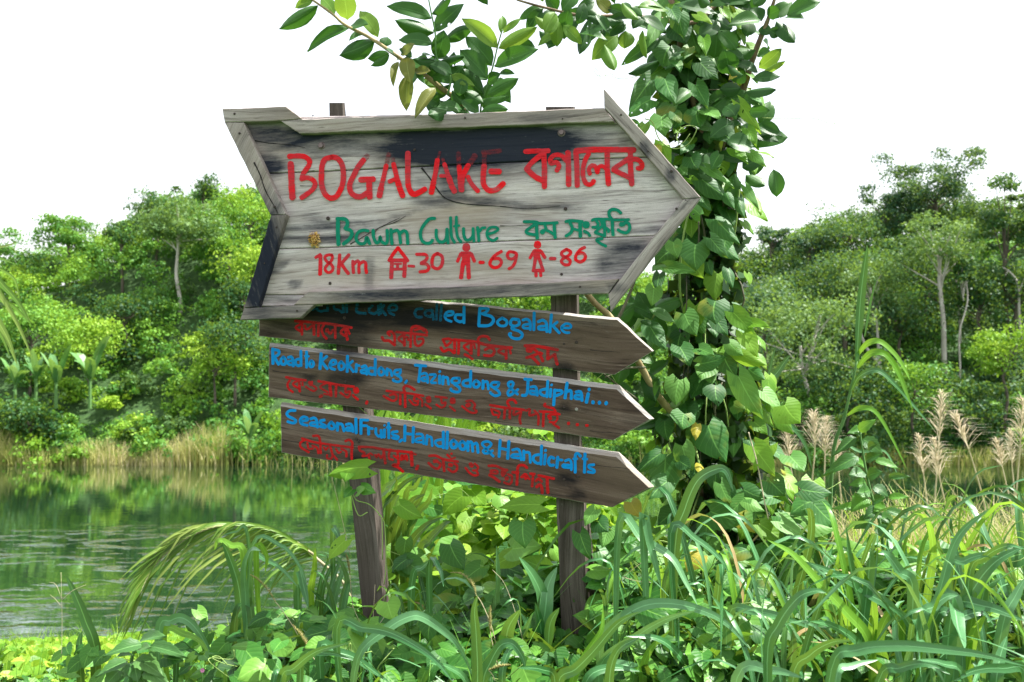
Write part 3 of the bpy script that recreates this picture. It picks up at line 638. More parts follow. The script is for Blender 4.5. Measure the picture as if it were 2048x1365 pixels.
for (nm, q, bq, a, lab) in LOW:
    o = prism(nm, q, 0.0, .026, M['board'], ST_SHADE_LOW, back_px=bq, ang=math.radians(a), edge_mat=M['board_edge'], bevel=0.0012, wav=.0011); o['label'] = lab
# posts and the two cleats that carry the big arrow
def post(secs, depth, bottom):
    bm = bmesh.new(); rings = []
    uvl = bm.loops.layers.uv.new('UVMap'); sl = bm.verts.layers.float.new('stain'); uo = random.random()*5
    for (y, xl, xr, xs) in secs:
        a = S(xl, y, .031); b = S(xr, y, .031); c = S(xs, y, .031+depth); d = c+(a-b)
        rings.append([a, b, c, d])
    down = rings[-1]; rings.append([p+Vector((0, 0, -0.45)) for p in down])
    # subdivide rings
    full = []
    for r0, r1 in zip(rings, rings[1:]):
        n = max(1, int((r0[0]-r1[0]).length/0.03))
        for i in range(n): full.append([r0[k].lerp(r1[k], i/n) for k in range(4)])
    full.append(rings[-1])
    vs = [[bm.verts.new(p-SL+Vector((random.uniform(-1, 1), random.uniform(-1, 1), 0))*0.0007) for p in r] for r in full]
    def face(q, uvs):
        f = bm.faces.new(q)
        for l, w in zip(f.loops, uvs): l[uvl].uv = w
    for i in range(len(vs)-1):
        for k in range(4):
            k2 = (k+1) % 4; z0, z1 = full[i][0].z, full[i+1][0].z
            face((vs[i][k2], vs[i][k], vs[i+1][k], vs[i+1][k2]), ((z0, uo+k*.08+.08), (z0, uo+k*.08), (z1, uo+k*.08), (z1, uo+k*.08+.08)))
    face(vs[0], ((0, 0), (.05, 0), (.05, .05), (0, .05))); face(vs[-1][::-1], ((0, 0), (.05, 0), (.05, .05), (0, .05)))
    for r, rr in zip(vs, full):
        for v in r: v[sl] = 0.25 if rr[0].z > CAMZ-0.05 else 0.0
    me = bpy.data.meshes.new('post'); bm.to_mesh(me); bm.free(); me.materials.append(M['post'])
    bmod = None
    return link(bpy.data.objects.new('post', me), sign)
post([(206, 658, 684, 690), (450, 666, 702, 712), (700, 673, 716, 736), (815, 685, 728, 746), (940, 697, 741, 759), (1215, 724, 767, 781), (1262, 729, 771, 784)], 0.055, 1262)
post([(214, 1092, 1146, 1150), (590, 1101, 1153, 1158), (745, 1105, 1155, 1160), (875, 1108, 1158, 1163.5), (1010, 1113, 1168, 1173), (1150, 1119, 1171, 1178), (1310, 1125, 1174, 1180)], 0.06, 1310)
for (x0, x1) in ((668, 704), (1098, 1150)):
    prism('cleat', [(x0, 262), (x1, 262), (x1+4, 575), (x0+4, 575)], -.0215, .052, M['post'], [], step=.1)
prism('support_stake', [(1166, 1020), (1176, 1020), (1189, 1160), (1187, 1290), (1168, 1290)], .095, .03, M['post'], [], step=.1)
# nails, bolts, resin, cracks
def disc(name, x, y, off, r, mat, h=.002, n=8, parent=None):
    c = S(x, y, off); mb = MB(); vs = []
    for k in range(n): q = 2*math.pi*k/n; vs.append(c+SU*math.cos(q)*r+Vector((0, 0, math.sin(q)*r)))
    f = [v-SN*h+(c-v)*.2 for v in vs]; mb.add(vs+f, [tuple(n+k for k in range(n))]+[(k, n+k, n+(k+1) % n, (k+1) % n) for k in range(n)])
    return mb.build(name, mat, sign)
for x, y in ((643, 292), (1123, 266)):
    disc('bolt_head', x, y, OFP-.001, .0085, M['bolt'], h=.008, n=6); disc('washer', x, y, OFP-.0008, .011, M['bolt'], h=.0015, n=12)
for x, y, r in ((656, 437, 5), (660, 567, 4), (1131, 418, 4.5), (1123, 549, 3.5), (829, 300, 3.5), (745, 258, 2)): disc('nail', x, y, OFP-.0016, r*.00118, M['nail'])
for x, y, r in ((469, 228, 3), (479, 267, 3), (549, 414, 3), (553, 455, 2), (529, 527, 2), (594, 622, 2.5), (1125, 238, 2), (1242, 230, 2.5), (1343, 343, 3.5), (1353, 418, 3), (1296, 303, 2), (1160, 574, 2.5), (930, 236, 2.5), (626, 232, 2)): disc('nail', x, y, OFF-.0008, r*.0012, M['nail'])
for x, y, r in ((1128, 688, 2.5), (1153, 685, 3.5), (691, 764, 3), (1128, 815, 2.8), (713, 878, 3), (716, 928, 3), (718, 883, 3.5), (1128, 959, 3), (1156, 953, 3.5), (689, 636, 4)): disc('nail', x, y, -.0003, r*.0013, M['nail'])
disc('pale_nail', 1153, 819, -.0003, .005, M['board_edge'])
mb = MB()
rc = S(629, 480, OFP-.002)
for k in range(170):
    q = random.uniform(0, 6.28); r = random.random()**.6; c = rc+SU*(math.cos(q)*r*.018)+Vector((0, 0, math.sin(q)*r*.022))-SN*(.012*(1-r)*random.random())
    s = random.uniform(.003, .006); vs = [c+Vector([random.uniform(-s, s) for _ in range(3)]) for _ in range(3)]+[c-SN*s*1.5]
    mb.add(vs, [(0, 1, 3), (1, 2, 3), (2, 0, 3), (0, 2, 1)])
mb.build('resin_lump', M['resin'], sign)
def ribbon(mb, pts, w, off, n=5, taper=0.0, rag=0.06, ends=True, seed=0):
    """flat brush stroke on the sign plane through photo points; w in photo px"""
    c = catmull([(x, y, 0) for x, y in pts], n) if len(pts) > 1 else [Vector((*pts[0], 0)), Vector((pts[0][0]+.5, pts[0][1], 0))]
    rnd = random.Random(seed); L = []; R = []; m = len(c)
    for i in range(m):
        t = (c[min(i+1, m-1)]-c[max(i-1, 0)]); t = t.normalized() if t.length > 1e-6 else Vector((1, 0, 0)); nn = Vector((-t.y, t.x, 0))
        ww = w*.5*(1+rnd.uniform(-rag, rag))*(1-taper*i/(m-1))
        L.append(c[i]+nn*ww); R.append(c[i]-nn*ww)
    vs = []; fs = []
    for a, b in zip(L, R): vs += [a, b]
    for i in range(m-1): fs.append((2*i, 2*i+1, 2*i+3, 2*i+2))
    if ends:
        for i, sgn in ((0, -1), (m-1, 1)):
            t = (c[1]-c[0]) if i == 0 else (c[-1]-c[-2]); t = t.normalized() if t.length > 1e-6 else Vector((1, 0, 0)); nn = Vector((-t.y, t.x, 0)); ww = w*.5*(1-taper*(i > 0))
            b = len(vs); a0, b0 = 2*i, 2*i+1
            arc = [c[i]+nn*ww*math.cos(q)+t*sgn*ww*.85*math.sin(q)*(1+rnd.uniform(-.1, .05)) for q in [math.pi*k/6 for k in range(1, 6)]]
            vs += arc; fs.append((a0, *range(b, b+5), b0) if sgn > 0 else (b0, *range(b+4, b-1, -1), a0))
    P3 = [S(v.x, v.y, off) for v in vs]
    fs2 = []
    for f in fs:
        a, b, d = P3[f[0]], P3[f[1]], P3[f[2]]
        fs2.append(f if (b-a).cross(d-a).dot(-SN) > 0 else f[::-1])
    mb.add(P3, fs2, [suv(p) for p in P3])
def crack(pts, w, off):
    mb = MB(); ribbon(mb, pts, w, off, rag=.5, taper=.6, ends=False); mb.build('crack', M['crack'], sign)
o2 = OFP-.0004
for (x, y, ln, sl, w) in ((1180, 700, 60, .09, 1.2), (545, 742, 70, .11, 1.4), (1130, 742, 80, .10, 1.0), (600, 790, 60, .12, 1.2), (990, 842, 90, .12, 1.0), (1180, 862, 60, .1, 1.2), (565, 880, 60, .15, 1.4), (820, 935, 90, .15, 1.0), (1190, 930, 70, .13, 1.2), (1080, 985, 80, .15, 1.2), (900, 665, 80, .1, 1.0), (1120, 640, 70, .09, 1.0), (700, 740, 60, .11, 1.0), (780, 850, 70, .14, .9)):
    crack([(x, y), (x+ln*.35, y+ln*sl*.35+.8), (x+ln*.7, y+ln*sl*.7-.6), (x+ln, y+ln*sl)], w, -.00015)
for (x, y, ln, sl, w) in ((1000, 452, 90, -.02, 1.1), (1100, 502, 80, -.03, 1.2), (620, 530, 70, -.02, 1.2), (1180, 345, 70, .0, 1.1), (600, 372, 60, -.03, 1.0), (930, 515, 90, -.03, 1.0), (1190, 440, 60, -.06, 1.2)):
    crack([(x, y), (x+ln*.35, y+ln*sl*.35+.7), (x+ln*.7, y+ln*sl*.7-.5), (x+ln, y+ln*sl)], w, o2)
crack([(843, 336), (862, 360), (878, 384), (895, 399), (930, 408), (1000, 413)], 3.0, o2)
crack([(700, 489), (720, 478), (745, 463), (770, 450), (800, 436)], 1.6, o2); crack([(745, 470), (760, 455), (790, 445), (812, 432)], 2.0, o2)
crack([(505, 281), (540, 287), (580, 290), (610, 296)], 2.4, OFP-.0004); crack([(1000, 413), (1060, 418), (1120, 412)], 1.5, o2)
crack([(508, 325), (520, 350), (531, 382), (548, 412), (556, 428)], 2.6, OFF-.0002); crack([(1280, 285), (1300, 306), (1325, 330)], 1.2, OFF-.0002)
crack([(1370, 400), (1376, 404)], 1.2, OFF-.0002)
# ---- brush strokes, transcribed word by word: (label, material, offset, origin x, y, scale, [(width, 'x,y x,y ...')])
A = (560, 280, 8.192); B = (790, 280, 8.192); C = (1030, 280, 7.314); D = (600, 420, 9.1); E = (810, 420, 9.1); Fq = (1030, 400, 8.028)
G = (580, 600, 7.877); H = (820, 600, 6.4); K2 = (1020, 600, 9.75); I = (530, 690, 7.877); J = (760, 710, 8.533); K = (980, 730, 7.877)
L_ = (560, 810, 7.877); Mq = (790, 850, 8.533); Nq = (960, 870, 7.877)
TP = -.0465; LW = -.0004
WORDS = [
('red painted word BOGALAKE', 'red', TP, [(A, '105:175,390 185,560 190,750 205,950|85:150,272 300,265 410,280 480,340 480,400 440,470 390,540 360,630|80:350,645 430,622 510,640 570,700 560,780 480,860 350,950|'
  '90:840,287 740,320 690,420 680,560 680,720 720,860 790,940 860,955 930,920 990,820 1030,700 1038,560 1020,420 960,320 890,287 840,287|90:1370,330 1270,460 1220,560 1160,680 1140,760 1160,860 1240,925 1330,930 1430,870|95:1320,655 1530,645|100:1460,700 1465,850 1470,945|'
  '78:1740,420 1700,600 1650,800|100:1655,790 1628,920|80:1860,400 1890,520 1930,680|95:1925,670 1970,820 2010,920|72:1790,685 1850,660 1900,640'),
  (B, '92:212,220 210,400 210,600 220,760 270,870 330,890 400,860 490,808|80:695,330 660,560 620,740|95:630,700 595,865|72:810,400 850,520 880,620|92:880,610 930,760 975,845|60:745,590 850,590|80:1050,440 1055,500 1070,640|98:1070,620 1090,825|88:1200,420 1150,510 1110,600 1095,700|75:1195,605 1240,700 1310,790 1360,840|'
      '92:1460,430 1448,560 1450,720 1530,825 1640,825 1720,770 1775,712|95:1568,518 1710,520')]),
('faded upper tip of the red letter G', 'red_faded', TP-.00005, [(A, '90:1430,262 1385,315')]), ('faded top of the first red letter A', 'red_faded', TP-.00005, [(A, '75:1785,235 1750,380|65:1850,310 1858,380')]), ('faded top of the second red letter A', 'red_faded', TP-.00005, [(B, '45:735,205 705,320|55:785,315 805,390')]), ('faded upper half of the red letter K', 'red_faded', TP-.00005, [(B, '75:1040,220 1048,425|95:1310,262 1215,400')]), ('faded upper half of the red letter E', 'red_faded', TP-.00005, [(B, '75:1465,230 1460,425|75:1440,205 1580,200 1720,180')]),
('red Bangla word on the top plank', 'red', TP, [(C, '72:150,172 300,165 430,165 490,160|75:425,200 340,255 240,340 170,425|85:170,425 280,530 420,610|80:420,185 430,400 430,690|68:610,450 645,380 600,330 525,345 520,280 580,225 680,230 750,310|82:775,185 782,400 785,660|80:890,180 905,400 910,670|'
  '85:890,165 1100,145 1350,145 1600,145 1740,148|70:1080,200 1030,290 1000,400 995,520 1030,625 1085,655 1135,630 1150,600|62:1095,500 1080,440 1110,385 1170,385 1205,480|60:1205,480 1230,395 1290,390 1345,440|80:1350,180 1350,400 1368,650|'
  '75:1680,265 1560,345 1440,430|75:1440,440 1560,500 1700,565|80:1688,170 1690,400 1708,650|75:1700,285 1790,290 1855,350 1845,410 1795,415')]),
('green painted words Bawm Culture', 'green', TP, [(D, '76:690,215 690,400 700,630|68:670,165 800,165 860,210 855,290 820,340|68:830,345 920,375 945,440 900,530 790,622|60:1240,385 1150,370 1060,410 1020,500 1050,590 1130,620 1190,590 1215,500 1270,620|60:1330,370 1340,500 1390,600 1440,570 1460,490 1480,570 1550,615 1590,560 1585,370|62:1655,360 1662,500 1675,620|62:1680,400 1770,375 1810,450 1830,605|62:1825,430 1880,385 1940,410 1955,500 1960,615'),
  (E, '62:540,155 450,165 370,240 300,350 280,450 310,560 390,610 470,595 500,550|60:570,365 570,480 610,570 690,585 750,520 765,350|58:765,350 775,500 785,605|56:830,140 835,350 850,500 905,595|56:935,130 935,350 960,500 1020,585|45:895,300 985,285|58:1065,340 1070,460 1110,545 1180,540 1235,470 1238,340|56:1240,340 1245,480 1255,575|60:1320,320 1335,450 1345,565|52:1360,390 1400,335 1460,325|52:1520,440 1630,405 1695,355 1640,315 1540,330 1490,420 1520,520 1610,558 1680,515')]),
('green Bangla words for Bawm culture', 'green', TP, [(Fq, '50:145,350 320,355 420,378 680,368|50:330,385 200,480 180,520 220,545 330,562|58:345,380 350,500 357,615|50:470,385 490,440 500,490|75:430,520 450,515|48:440,495 510,490 600,540 640,560|58:630,390 635,500 645,605|52:815,350 900,335 1080,350|55:880,365 920,450 895,530 820,580|45:920,462 1030,492|60:1045,360 1045,480 1050,590|120:1130,400 1155,402|50:1110,505 1170,535 1200,578|'
  '45:1235,330 1300,308 1500,312 1620,325 1830,318|50:1300,330 1335,390 1310,435 1245,442|42:1380,330 1400,400|48:1410,420 1340,470 1290,520|50:1290,530 1430,575|52:1430,330 1440,470 1438,585|48:1450,445 1500,480 1500,515|50:1400,622 1312,642 1370,700 1460,745|54:1700,212 1640,165 1560,155 1510,200 1520,270 1560,325 1565,450 1575,565|75:1700,395 1730,395|52:1740,400 1780,362 1830,390 1840,470 1790,528 1710,515 1655,482')]),
('red painted distance 18Km', 'red', TP, [(D, '58:285,870 370,815|72:370,830 372,1000 365,1175|55:580,825 520,820 460,850 460,900 500,950 560,985 600,1060 570,1125 500,1140 455,1080 490,1010 560,940 590,880 580,825|66:722,820 710,1000 697,1160|62:890,820 820,900 760,970|64:755,985 820,1085 880,1160|62:962,935 965,1040 973,1145|60:985,985 1040,930 1075,960 1070,1050 1075,1150|60:1090,980 1150,945 1195,975 1195,1060 1210,1145')]),
('red painted house symbol and number 30', 'red', TP, [(D, '66:1620,925 1700,800 1785,690|66:1780,690 1865,800 1960,930|72:1630,920 1950,920|76:1672,950 1665,1100 1660,1235|74:1905,950 1903,1100 1897,1210|52:1710,1080 1860,1080|56:1775,1000 1775,1060|40:1720,985 1840,985'),
  (E, '52:65,1022 165,1028|60:210,812 350,812 400,850 380,915 295,970|60:290,978 395,992 435,1060 385,1115 270,1130|62:590,795 520,840 490,950 510,1040 590,1072 655,1030 685,930 665,840 590,795')]),
('red painted man symbol and number 69', 'red', TP, [(E, '150:1100,682 1130,682|155:1110,830 1110,950|55:1030,785 1190,785|62:1015,800 955,940|62:1210,800 1262,938|78:1060,950 1020,1235|78:1145,950 1162,1235|66:1362,957 1425,957|60:1755,757 1640,830 1560,930 1550,1000 1620,1052 1710,1030 1755,955 1710,890 1600,890|58:1975,770 1900,765 1862,820 1890,885 1955,895 2010,855 2025,800 1975,770|58:2030,810 2010,930 1960,1030 1890,1075')]),
('red painted woman symbol and number 86', 'red', TP, [(Fq, '128:352,722 370,722|110:352,850 352,920|48:310,815 408,815|54:300,830 242,935|54:420,830 480,930|56:330,930 297,1140|56:385,930 452,1140|58:290,1138 455,1132|55:335,1165 338,1225|50:412,1165 415,1222|58:568,945 642,945|52:830,795 755,840 755,890 830,932 885,980 865,1040 790,1040 745,990 780,940 865,890 893,835 830,795|52:1120,762 1050,800 985,880 975,960 1040,998 1105,970 1132,905 1085,855 1010,865')]),
('blue painted word ending in atural, darkened for the shade of the big arrow', 'blue_dark', LW, [(G, '45:350,155 400,125|40:440,90 425,150 490,182 540,170 592,172|40:592,95 595,172|42:690,100 705,150 770,165 820,198|42:835,90 845,195|42:890,85 895,195')]),
('blue painted word Lake, darkened for the shade of the big arrow', 'blue_dark', LW, [(G, '48:1060,70 1055,190 1190,215|42:1300,95 1248,140 1255,195 1330,220 1385,175|42:1390,95 1400,235|42:1430,65 1430,215|42:1480,85 1450,150 1510,240|42:1565,160 1665,160 1680,105 1610,75 1555,130 1570,200 1640,238')]),
('red Bangla words on the highest narrow board', 'red_low', LW, [(G, '42:80,335 300,352 550,372 740,398 970,440|38:170,380 90,440 185,510|42:190,370 188,550|38:235,400 250,460 300,452 345,400|44:375,375 378,550|42:450,390 445,570|42:530,400 500,460 520,545 575,612|38:570,500 585,460 630,540 670,480 705,492|42:712,400 712,600|40:880,430 800,512 895,585|44:865,430 905,630|36:905,455 940,540|'
   '48:1450,590 1480,640 1560,645 1620,690 1650,712|44:1570,560 1540,520 1590,500 1640,545 1650,620 1645,700|42:1675,505 1850,525 2040,545|42:1790,545 1710,618 1800,690|46:1800,530 1802,720|38:1810,600 1850,592 1862,635|42:1905,530 1897,745|40:1910,520 1920,440 1980,415 2048,430'),
   (H, '34:60,440 65,560 110,590 165,550 160,500 105,505|36:10,430 215,455|34:10,400 45,350 120,345 200,390 215,420|30:60,390 140,370 180,400|'
      '36:420,512 490,500 540,520|32:420,512 445,560 465,590 520,545|38:572,515 570,680|38:395,612 430,660 500,635 565,680|36:625,530 620,690|38:560,512 820,535 1000,582 1300,615|34:770,545 690,600 780,675|40:785,535 782,690|30:820,560 832,620|34:700,700 745,722 800,762|34:1020,515 990,475 910,470 870,510 880,560 876,710|38:960,640 1010,615 1062,625 1080,670 1040,715 950,710|34:1210,612 1130,662 1220,705|38:1232,622 1230,755|30:1275,625 1290,690|'
      '42:1470,590 1600,592 1890,640|78:1512,640 1540,640|38:1560,622 1600,640 1630,685 1560,720 1490,740|40:1560,735 1600,770 1648,820|38:1660,680 1690,690|40:1650,680 1680,740 1702,785|42:1768,640 1762,760|36:1762,762 1860,690|42:1850,700 1885,825')]),
('blue painted words called Bogalake', 'blue', LW, [(H, '40:895,105 880,325|36:900,108 1000,115 970,160 920,180|40:940,185 1040,215 1068,270 1010,328 880,332|36:1180,232 1120,280 1150,330 1220,330 1240,275 1180,232|38:1390,255 1310,250 1285,310 1340,338 1398,310 1390,255|38:1325,345 1305,370 1400,405 1438,450 1400,498 1315,490 1272,445 1290,430|38:1445,260 1500,250 1538,290 1540,385|34:1525,310 1455,325 1455,360 1530,368|40:1590,165 1585,385|38:1640,282 1700,262 1745,300 1752,410|34:1735,335 1650,345 1655,378 1740,382|40:1810,190 1790,415|36:1885,285 1825,332|38:1830,335 1912,425'), (K2, '50:1010,548 1170,548 1180,490 1100,465 1015,520 1015,590 1080,638 1155,642')]),
('blue painted word called, darkened for grime and the shade of the big arrow', 'blue_dark', LW, [(H, '36:160,115 90,120 62,170 90,218 150,222|34:265,132 200,145 200,195 260,215 290,180|34:285,125 300,255|34:345,50 338,255|36:405,50 390,265')]),
('blue letters e and d of the word called', 'blue', LW, [(H, '34:455,205 540,190 550,155 490,152 448,195 465,250 530,278|36:660,192 590,195 582,250 640,282 690,262|38:692,90 690,295')]),
('blue painted words Road to', 'blue', LW, [(I, '50:120,62 125,298|48:130,72 215,95 212,150 150,192|48:150,200 215,308|46:290,190 250,240 262,300 310,308 330,250 290,190|46:365,200 415,192 440,240 448,335|42:430,255 370,262 372,308 440,320|46:555,222 490,240 482,300 520,330 560,320|46:565,97 568,330|48:655,108 655,355|38:632,178 688,182|46:730,250 702,300 720,348 758,330 760,280 730,250')]),
('blue painted word Keokradong', 'blue', LW, [(I, '52:885,135 865,378|46:975,182 890,255|48:880,250 980,378|46:1030,322 1108,300 1108,252 1060,248 1022,310 1040,368 1100,390|46:1200,265 1162,320 1180,388 1230,378 1248,320 1200,265|48:1300,178 1295,425|44:1380,258 1315,315|46:1315,320 1392,425|48:1440,310 1435,425|40:1440,330 1485,328|46:1525,350 1580,332 1600,380 1605,465|44:1590,392 1522,402 1522,438 1590,448|46:1720,370 1645,372 1635,440 1690,468 1740,450|48:1738,225 1735,475|46:1830,358 1792,400 1802,468 1850,472 1878,420 1830,358|48:1925,378 1920,478|44:1935,392 1978,410 2000,488'),
   (J, '46:345,255 262,268 245,320 300,342 345,310 345,255|48:290,350 350,390 358,440 300,462 232,440 228,422|44:458,445 432,478|34:345,255 358,250')]),
('blue painted word Tazingdong', 'blue', LW, [(J, '52:600,175 785,190|52:690,205 660,460|48:712,330 770,315 805,355 815,475|46:800,392 732,392 722,438 800,448|44:850,340 950,348 870,468 955,480|56:1018,360 1015,485|56:1018,287 1020,288|54:1078,370 1072,500|48:1090,392 1150,392 1170,505|48:1350,400 1252,405 1222,460 1280,488 1350,468 1350,400|50:1270,500 1350,560 1360,620 1300,638 1212,608 1212,580|50:1520,428 1432,452 1420,510 1490,538 1540,520|50:1550,275 1540,550|50:1640,438 1592,490 1612,548 1668,548 1698,490 1640,438|54:1760,445 1755,578|48:1770,470 1830,462 1850,585|48:2030,475 1932,472 1892,520 1940,558 2010,540 2030,475|48:1950,572 2020,620 2040,678 1960,698 1892,658 1885,640')]),
('blue painted words and Jadiphai with three dots', 'blue', LW, [(K, '44:435,465 370,410 300,340 288,290 330,268 368,292 345,350 285,425 292,478 340,468 440,388|48:545,225 655,235|50:600,242 590,420 560,478 508,482|46:645,352 705,345 735,390 745,482|42:725,422 642,412 642,458 720,468|46:880,382 800,402 792,450 850,488 900,480|48:910,255 897,505|48:958,385 948,505|48:970,318 971,319|50:1020,395 1003,632|46:1035,402 1125,412 1128,450 1045,488|52:1215,285 1182,525|50:1200,425 1275,412 1280,535|48:1355,430 1418,422 1442,470 1450,565|46:1430,482 1352,482 1342,528 1420,538|56:1548,455 1518,592|60:1560,390 1563,390|66:1620,592 1624,592|66:1722,598 1726,598|68:1828,605 1832,606')]),
('red Bangla words on the middle board, left', 'red_low', LW, [(I, '40:330,510 500,542 640,560|36:390,560 355,620 372,690 440,748|36:520,562 440,622 545,700|44:535,570 548,735|32:590,592 592,640|50:700,590 720,630|34:740,580 740,640|34:640,660 700,700 770,728 810,690 770,650|42:840,572 1000,602 1150,632 1400,662|34:960,605 870,668 985,745|50:1020,620 1040,800|50:865,818 895,800|32:930,775 1040,790|40:1120,640 1115,815|38:1270,670 1272,750 1335,735 1330,795 1290,825 1190,755|92:1430,700 1440,735|40:1382,792 1465,865|46:1608,895 1597,925'),
   (J, '42:110,615 300,640 500,660 740,702|42:165,690 230,672 280,700 268,765 200,782 60,702|46:345,675 345,845|46:430,890 425,660 402,580 430,535 500,540 590,600|40:600,702 580,775 640,800|38:500,770 570,845 640,850 652,780|34:620,702 715,775 720,880|90:825,735 835,785|42:772,842 868,918|38:945,712 1145,735|36:1042,740 1060,828 1118,810 1100,878 1040,898 960,850|100:1238,768 1242,805|40:1192,882 1280,955|78:1490,865 1520,850|38:1470,792 1560,785 1620,850 1600,918|38:1605,915 1650,975 1550,985 1400,878')]),
('red Bangla words on the middle board, right, with three dots', 'red_low', LW, [(K, '42:0,635 250,680 400,695 540,712|36:20,690 50,780 110,790|34:60,702 150,750 130,830|42:235,700 222,848|42:412,602 370,552 300,555 275,600 310,680 312,848|38:380,722 372,790 490,742|42:490,745 468,850 482,928|38:570,722 630,702 622,795 730,775|38:700,722 762,800 760,945|40:780,735 1000,748 1095,782|42:845,752 835,968|40:870,612 862,650 1000,692 1030,740|62:930,805 950,850|34:940,785 1040,792 1062,850 1020,905 940,902|42:1000,930 1088,995|58:1235,923 1239,923|50:1368,943 1382,943|46:1515,958 1535,958')]),
('blue painted words Seasonal Fruits', 'blue', LW, [(L_, '46:240,90 160,92 110,132 130,180 228,230 248,270 200,288 120,265|46:332,260 430,240 415,200 360,195 318,240 342,300 430,325|46:482,222 540,208 575,245 592,355|42:568,282 490,285 482,320 575,338|44:700,242 640,252 640,288 715,330 705,358 630,342|48:810,272 768,320 782,368 838,378 858,330 810,272|50:905,288 905,405|46:920,302 978,312 1008,415|44:1042,312 1105,302 1138,342 1150,425|42:1130,362 1062,362 1045,398 1130,410|48:1195,218 1200,445|50:1275,235 1275,455|44:1285,238 1388,242|44:1285,330 1368,332|50:1395,352 1397,465|42:1410,372 1458,378|44:1510,372 1512,450 1555,498 1590,470|46:1590,400 1600,515|50:1645,392 1642,512|42:1645,325 1646,326|48:1710,288 1715,525|40:1682,358 1738,362|44:1850,422 1775,432 1775,468 1858,502 1845,538 1770,520|46:1920,552 1885,578')]),
('blue painted words Handloom and', 'blue', LW, [(Mq, '54:170,15 165,275|52:315,42 305,300|50:180,150 300,165|46:368,160 440,158 478,200 490,325|44:470,225 375,242 362,290 470,300|50:550,182 535,335|46:560,202 620,222 635,360|46:790,252 702,272 692,320 740,368 800,370|54:825,120 825,395|54:895,120 885,405|56:1000,262 952,310 972,385 1030,385 1058,320 1000,262|56:1150,282 1102,330 1122,405 1180,415 1208,340 1150,282|54:1245,285 1245,445|50:1262,302 1308,302 1328,455|50:1340,332 1398,322 1418,475'), (Nq, '42:212,340 90,212 35,150 62,115 130,108 178,150 130,200 52,250 72,288 130,288 198,250')]),
('blue painted word Handicrafts', 'blue', LW, [(Nq, '48:318,82 300,345|50:455,102 435,375|46:320,212 438,240|44:512,240 590,225 628,270 650,395|42:620,312 522,312 502,350 610,368|46:690,252 690,398|44:710,278 778,290 793,438|46:930,312 852,332 842,400 900,448 960,440|48:970,172 960,465|48:1030,312 1015,465|54:1031,248 1033,249|50:1165,370 1112,352 1078,420 1105,478 1160,478|52:1225,352 1210,515|42:1240,392 1298,400|42:1342,412 1408,392 1440,450 1440,555|42:1420,482 1315,472 1312,508 1410,518|46:1585,340 1540,295 1502,330 1500,592|38:1470,380 1528,380|48:1655,295 1645,595|40:1622,377 1688,385|46:1795,472 1722,482 1722,520 1798,560 1785,595 1700,585')]),
('red Bangla words on the lowest board, left', 'red_low', LW, [(L_, '38:345,530 550,592 880,640 1150,675|36:385,555 322,600 332,670 455,748|34:430,602 452,690 520,688|36:510,642 585,680 605,765|38:520,492 600,492 630,560 642,765|34:690,672 722,708 752,672|38:790,652 832,798|34:742,792 742,838 800,850 842,805 902,868|34:880,692 920,755 962,742|38:965,692 1040,735 1045,815|40:1030,572 1090,552 1140,602 1130,680 1130,855|'
   '40:1240,662 1450,672 1700,712 2040,748|40:1242,665 1262,722 1330,758 1302,808|34:1310,810 1385,795|38:1395,782 1412,875|32:1420,762 1458,790|36:1500,792 1522,828 1552,782 1592,838 1622,790|44:1632,722 1660,922|38:1740,702 1715,780 1725,850 1780,868|36:1790,802 1862,850|40:1852,732 1868,930|44:1860,942 1775,952 1860,985 1938,1055|44:1912,868 1922,795 1952,858 1982,795 2005,875'),
   (Mq, '40:40,442 200,462 355,502|60:275,465 285,600 292,690|54:388,702 368,755')]),
('red Bangla words on the lowest board, right', 'red_low', LW, [(Mq, '46:585,530 700,528 830,590 1075,630|65:670,622 715,618|44:740,640 778,680 730,748 650,722 572,650|50:822,600 840,790|40:890,512 935,555|45:964,492 965,494|28:950,580 1030,560|66:930,682 965,690|44:1012,662 1058,700 1048,775 980,805 905,752|72:1285,672 1315,698|38:1360,662 1418,722 1388,775 1330,778|38:1400,802 1418,850 1360,865 1282,828 1202,735'),
   (Nq, '42:135,490 250,492 360,542 430,558|46:170,570 200,560|36:200,560 262,562 270,608 165,605|46:150,632 230,680 308,738|60:345,585 395,600|50:365,645 350,620|72:415,685 425,690|38:440,622 500,652 498,738 458,778 380,750|46:742,520 690,482 622,482 592,530 590,600 580,785|48:512,592 600,592|42:652,670 715,622 778,698|58:705,640 722,690|40:790,612 862,620|42:838,622 820,812|44:880,732 922,692 972,738|44:922,640 1165,692|50:892,822 940,785 972,830 980,915|50:1060,672 1060,800 1070,912')]),
]
for (lab, mt, off, groups) in WORDS:
    mb = MB(); k = 0
    for (ox, oy, s), strokes in groups:
        for st in strokes.split('|'):
            w, pts = st.split(':'); pts = [tuple(float(a) for a in q.split(',')) for q in pts.split()]
            k += 1
            ribbon(mb, [(ox+x/s, oy+y/s) for x, y in pts], float(w)/s, off-.0002-k*.00003, seed=k)
    o = mb.build('painted_lettering', M[mt], sign); o['label'] = lab
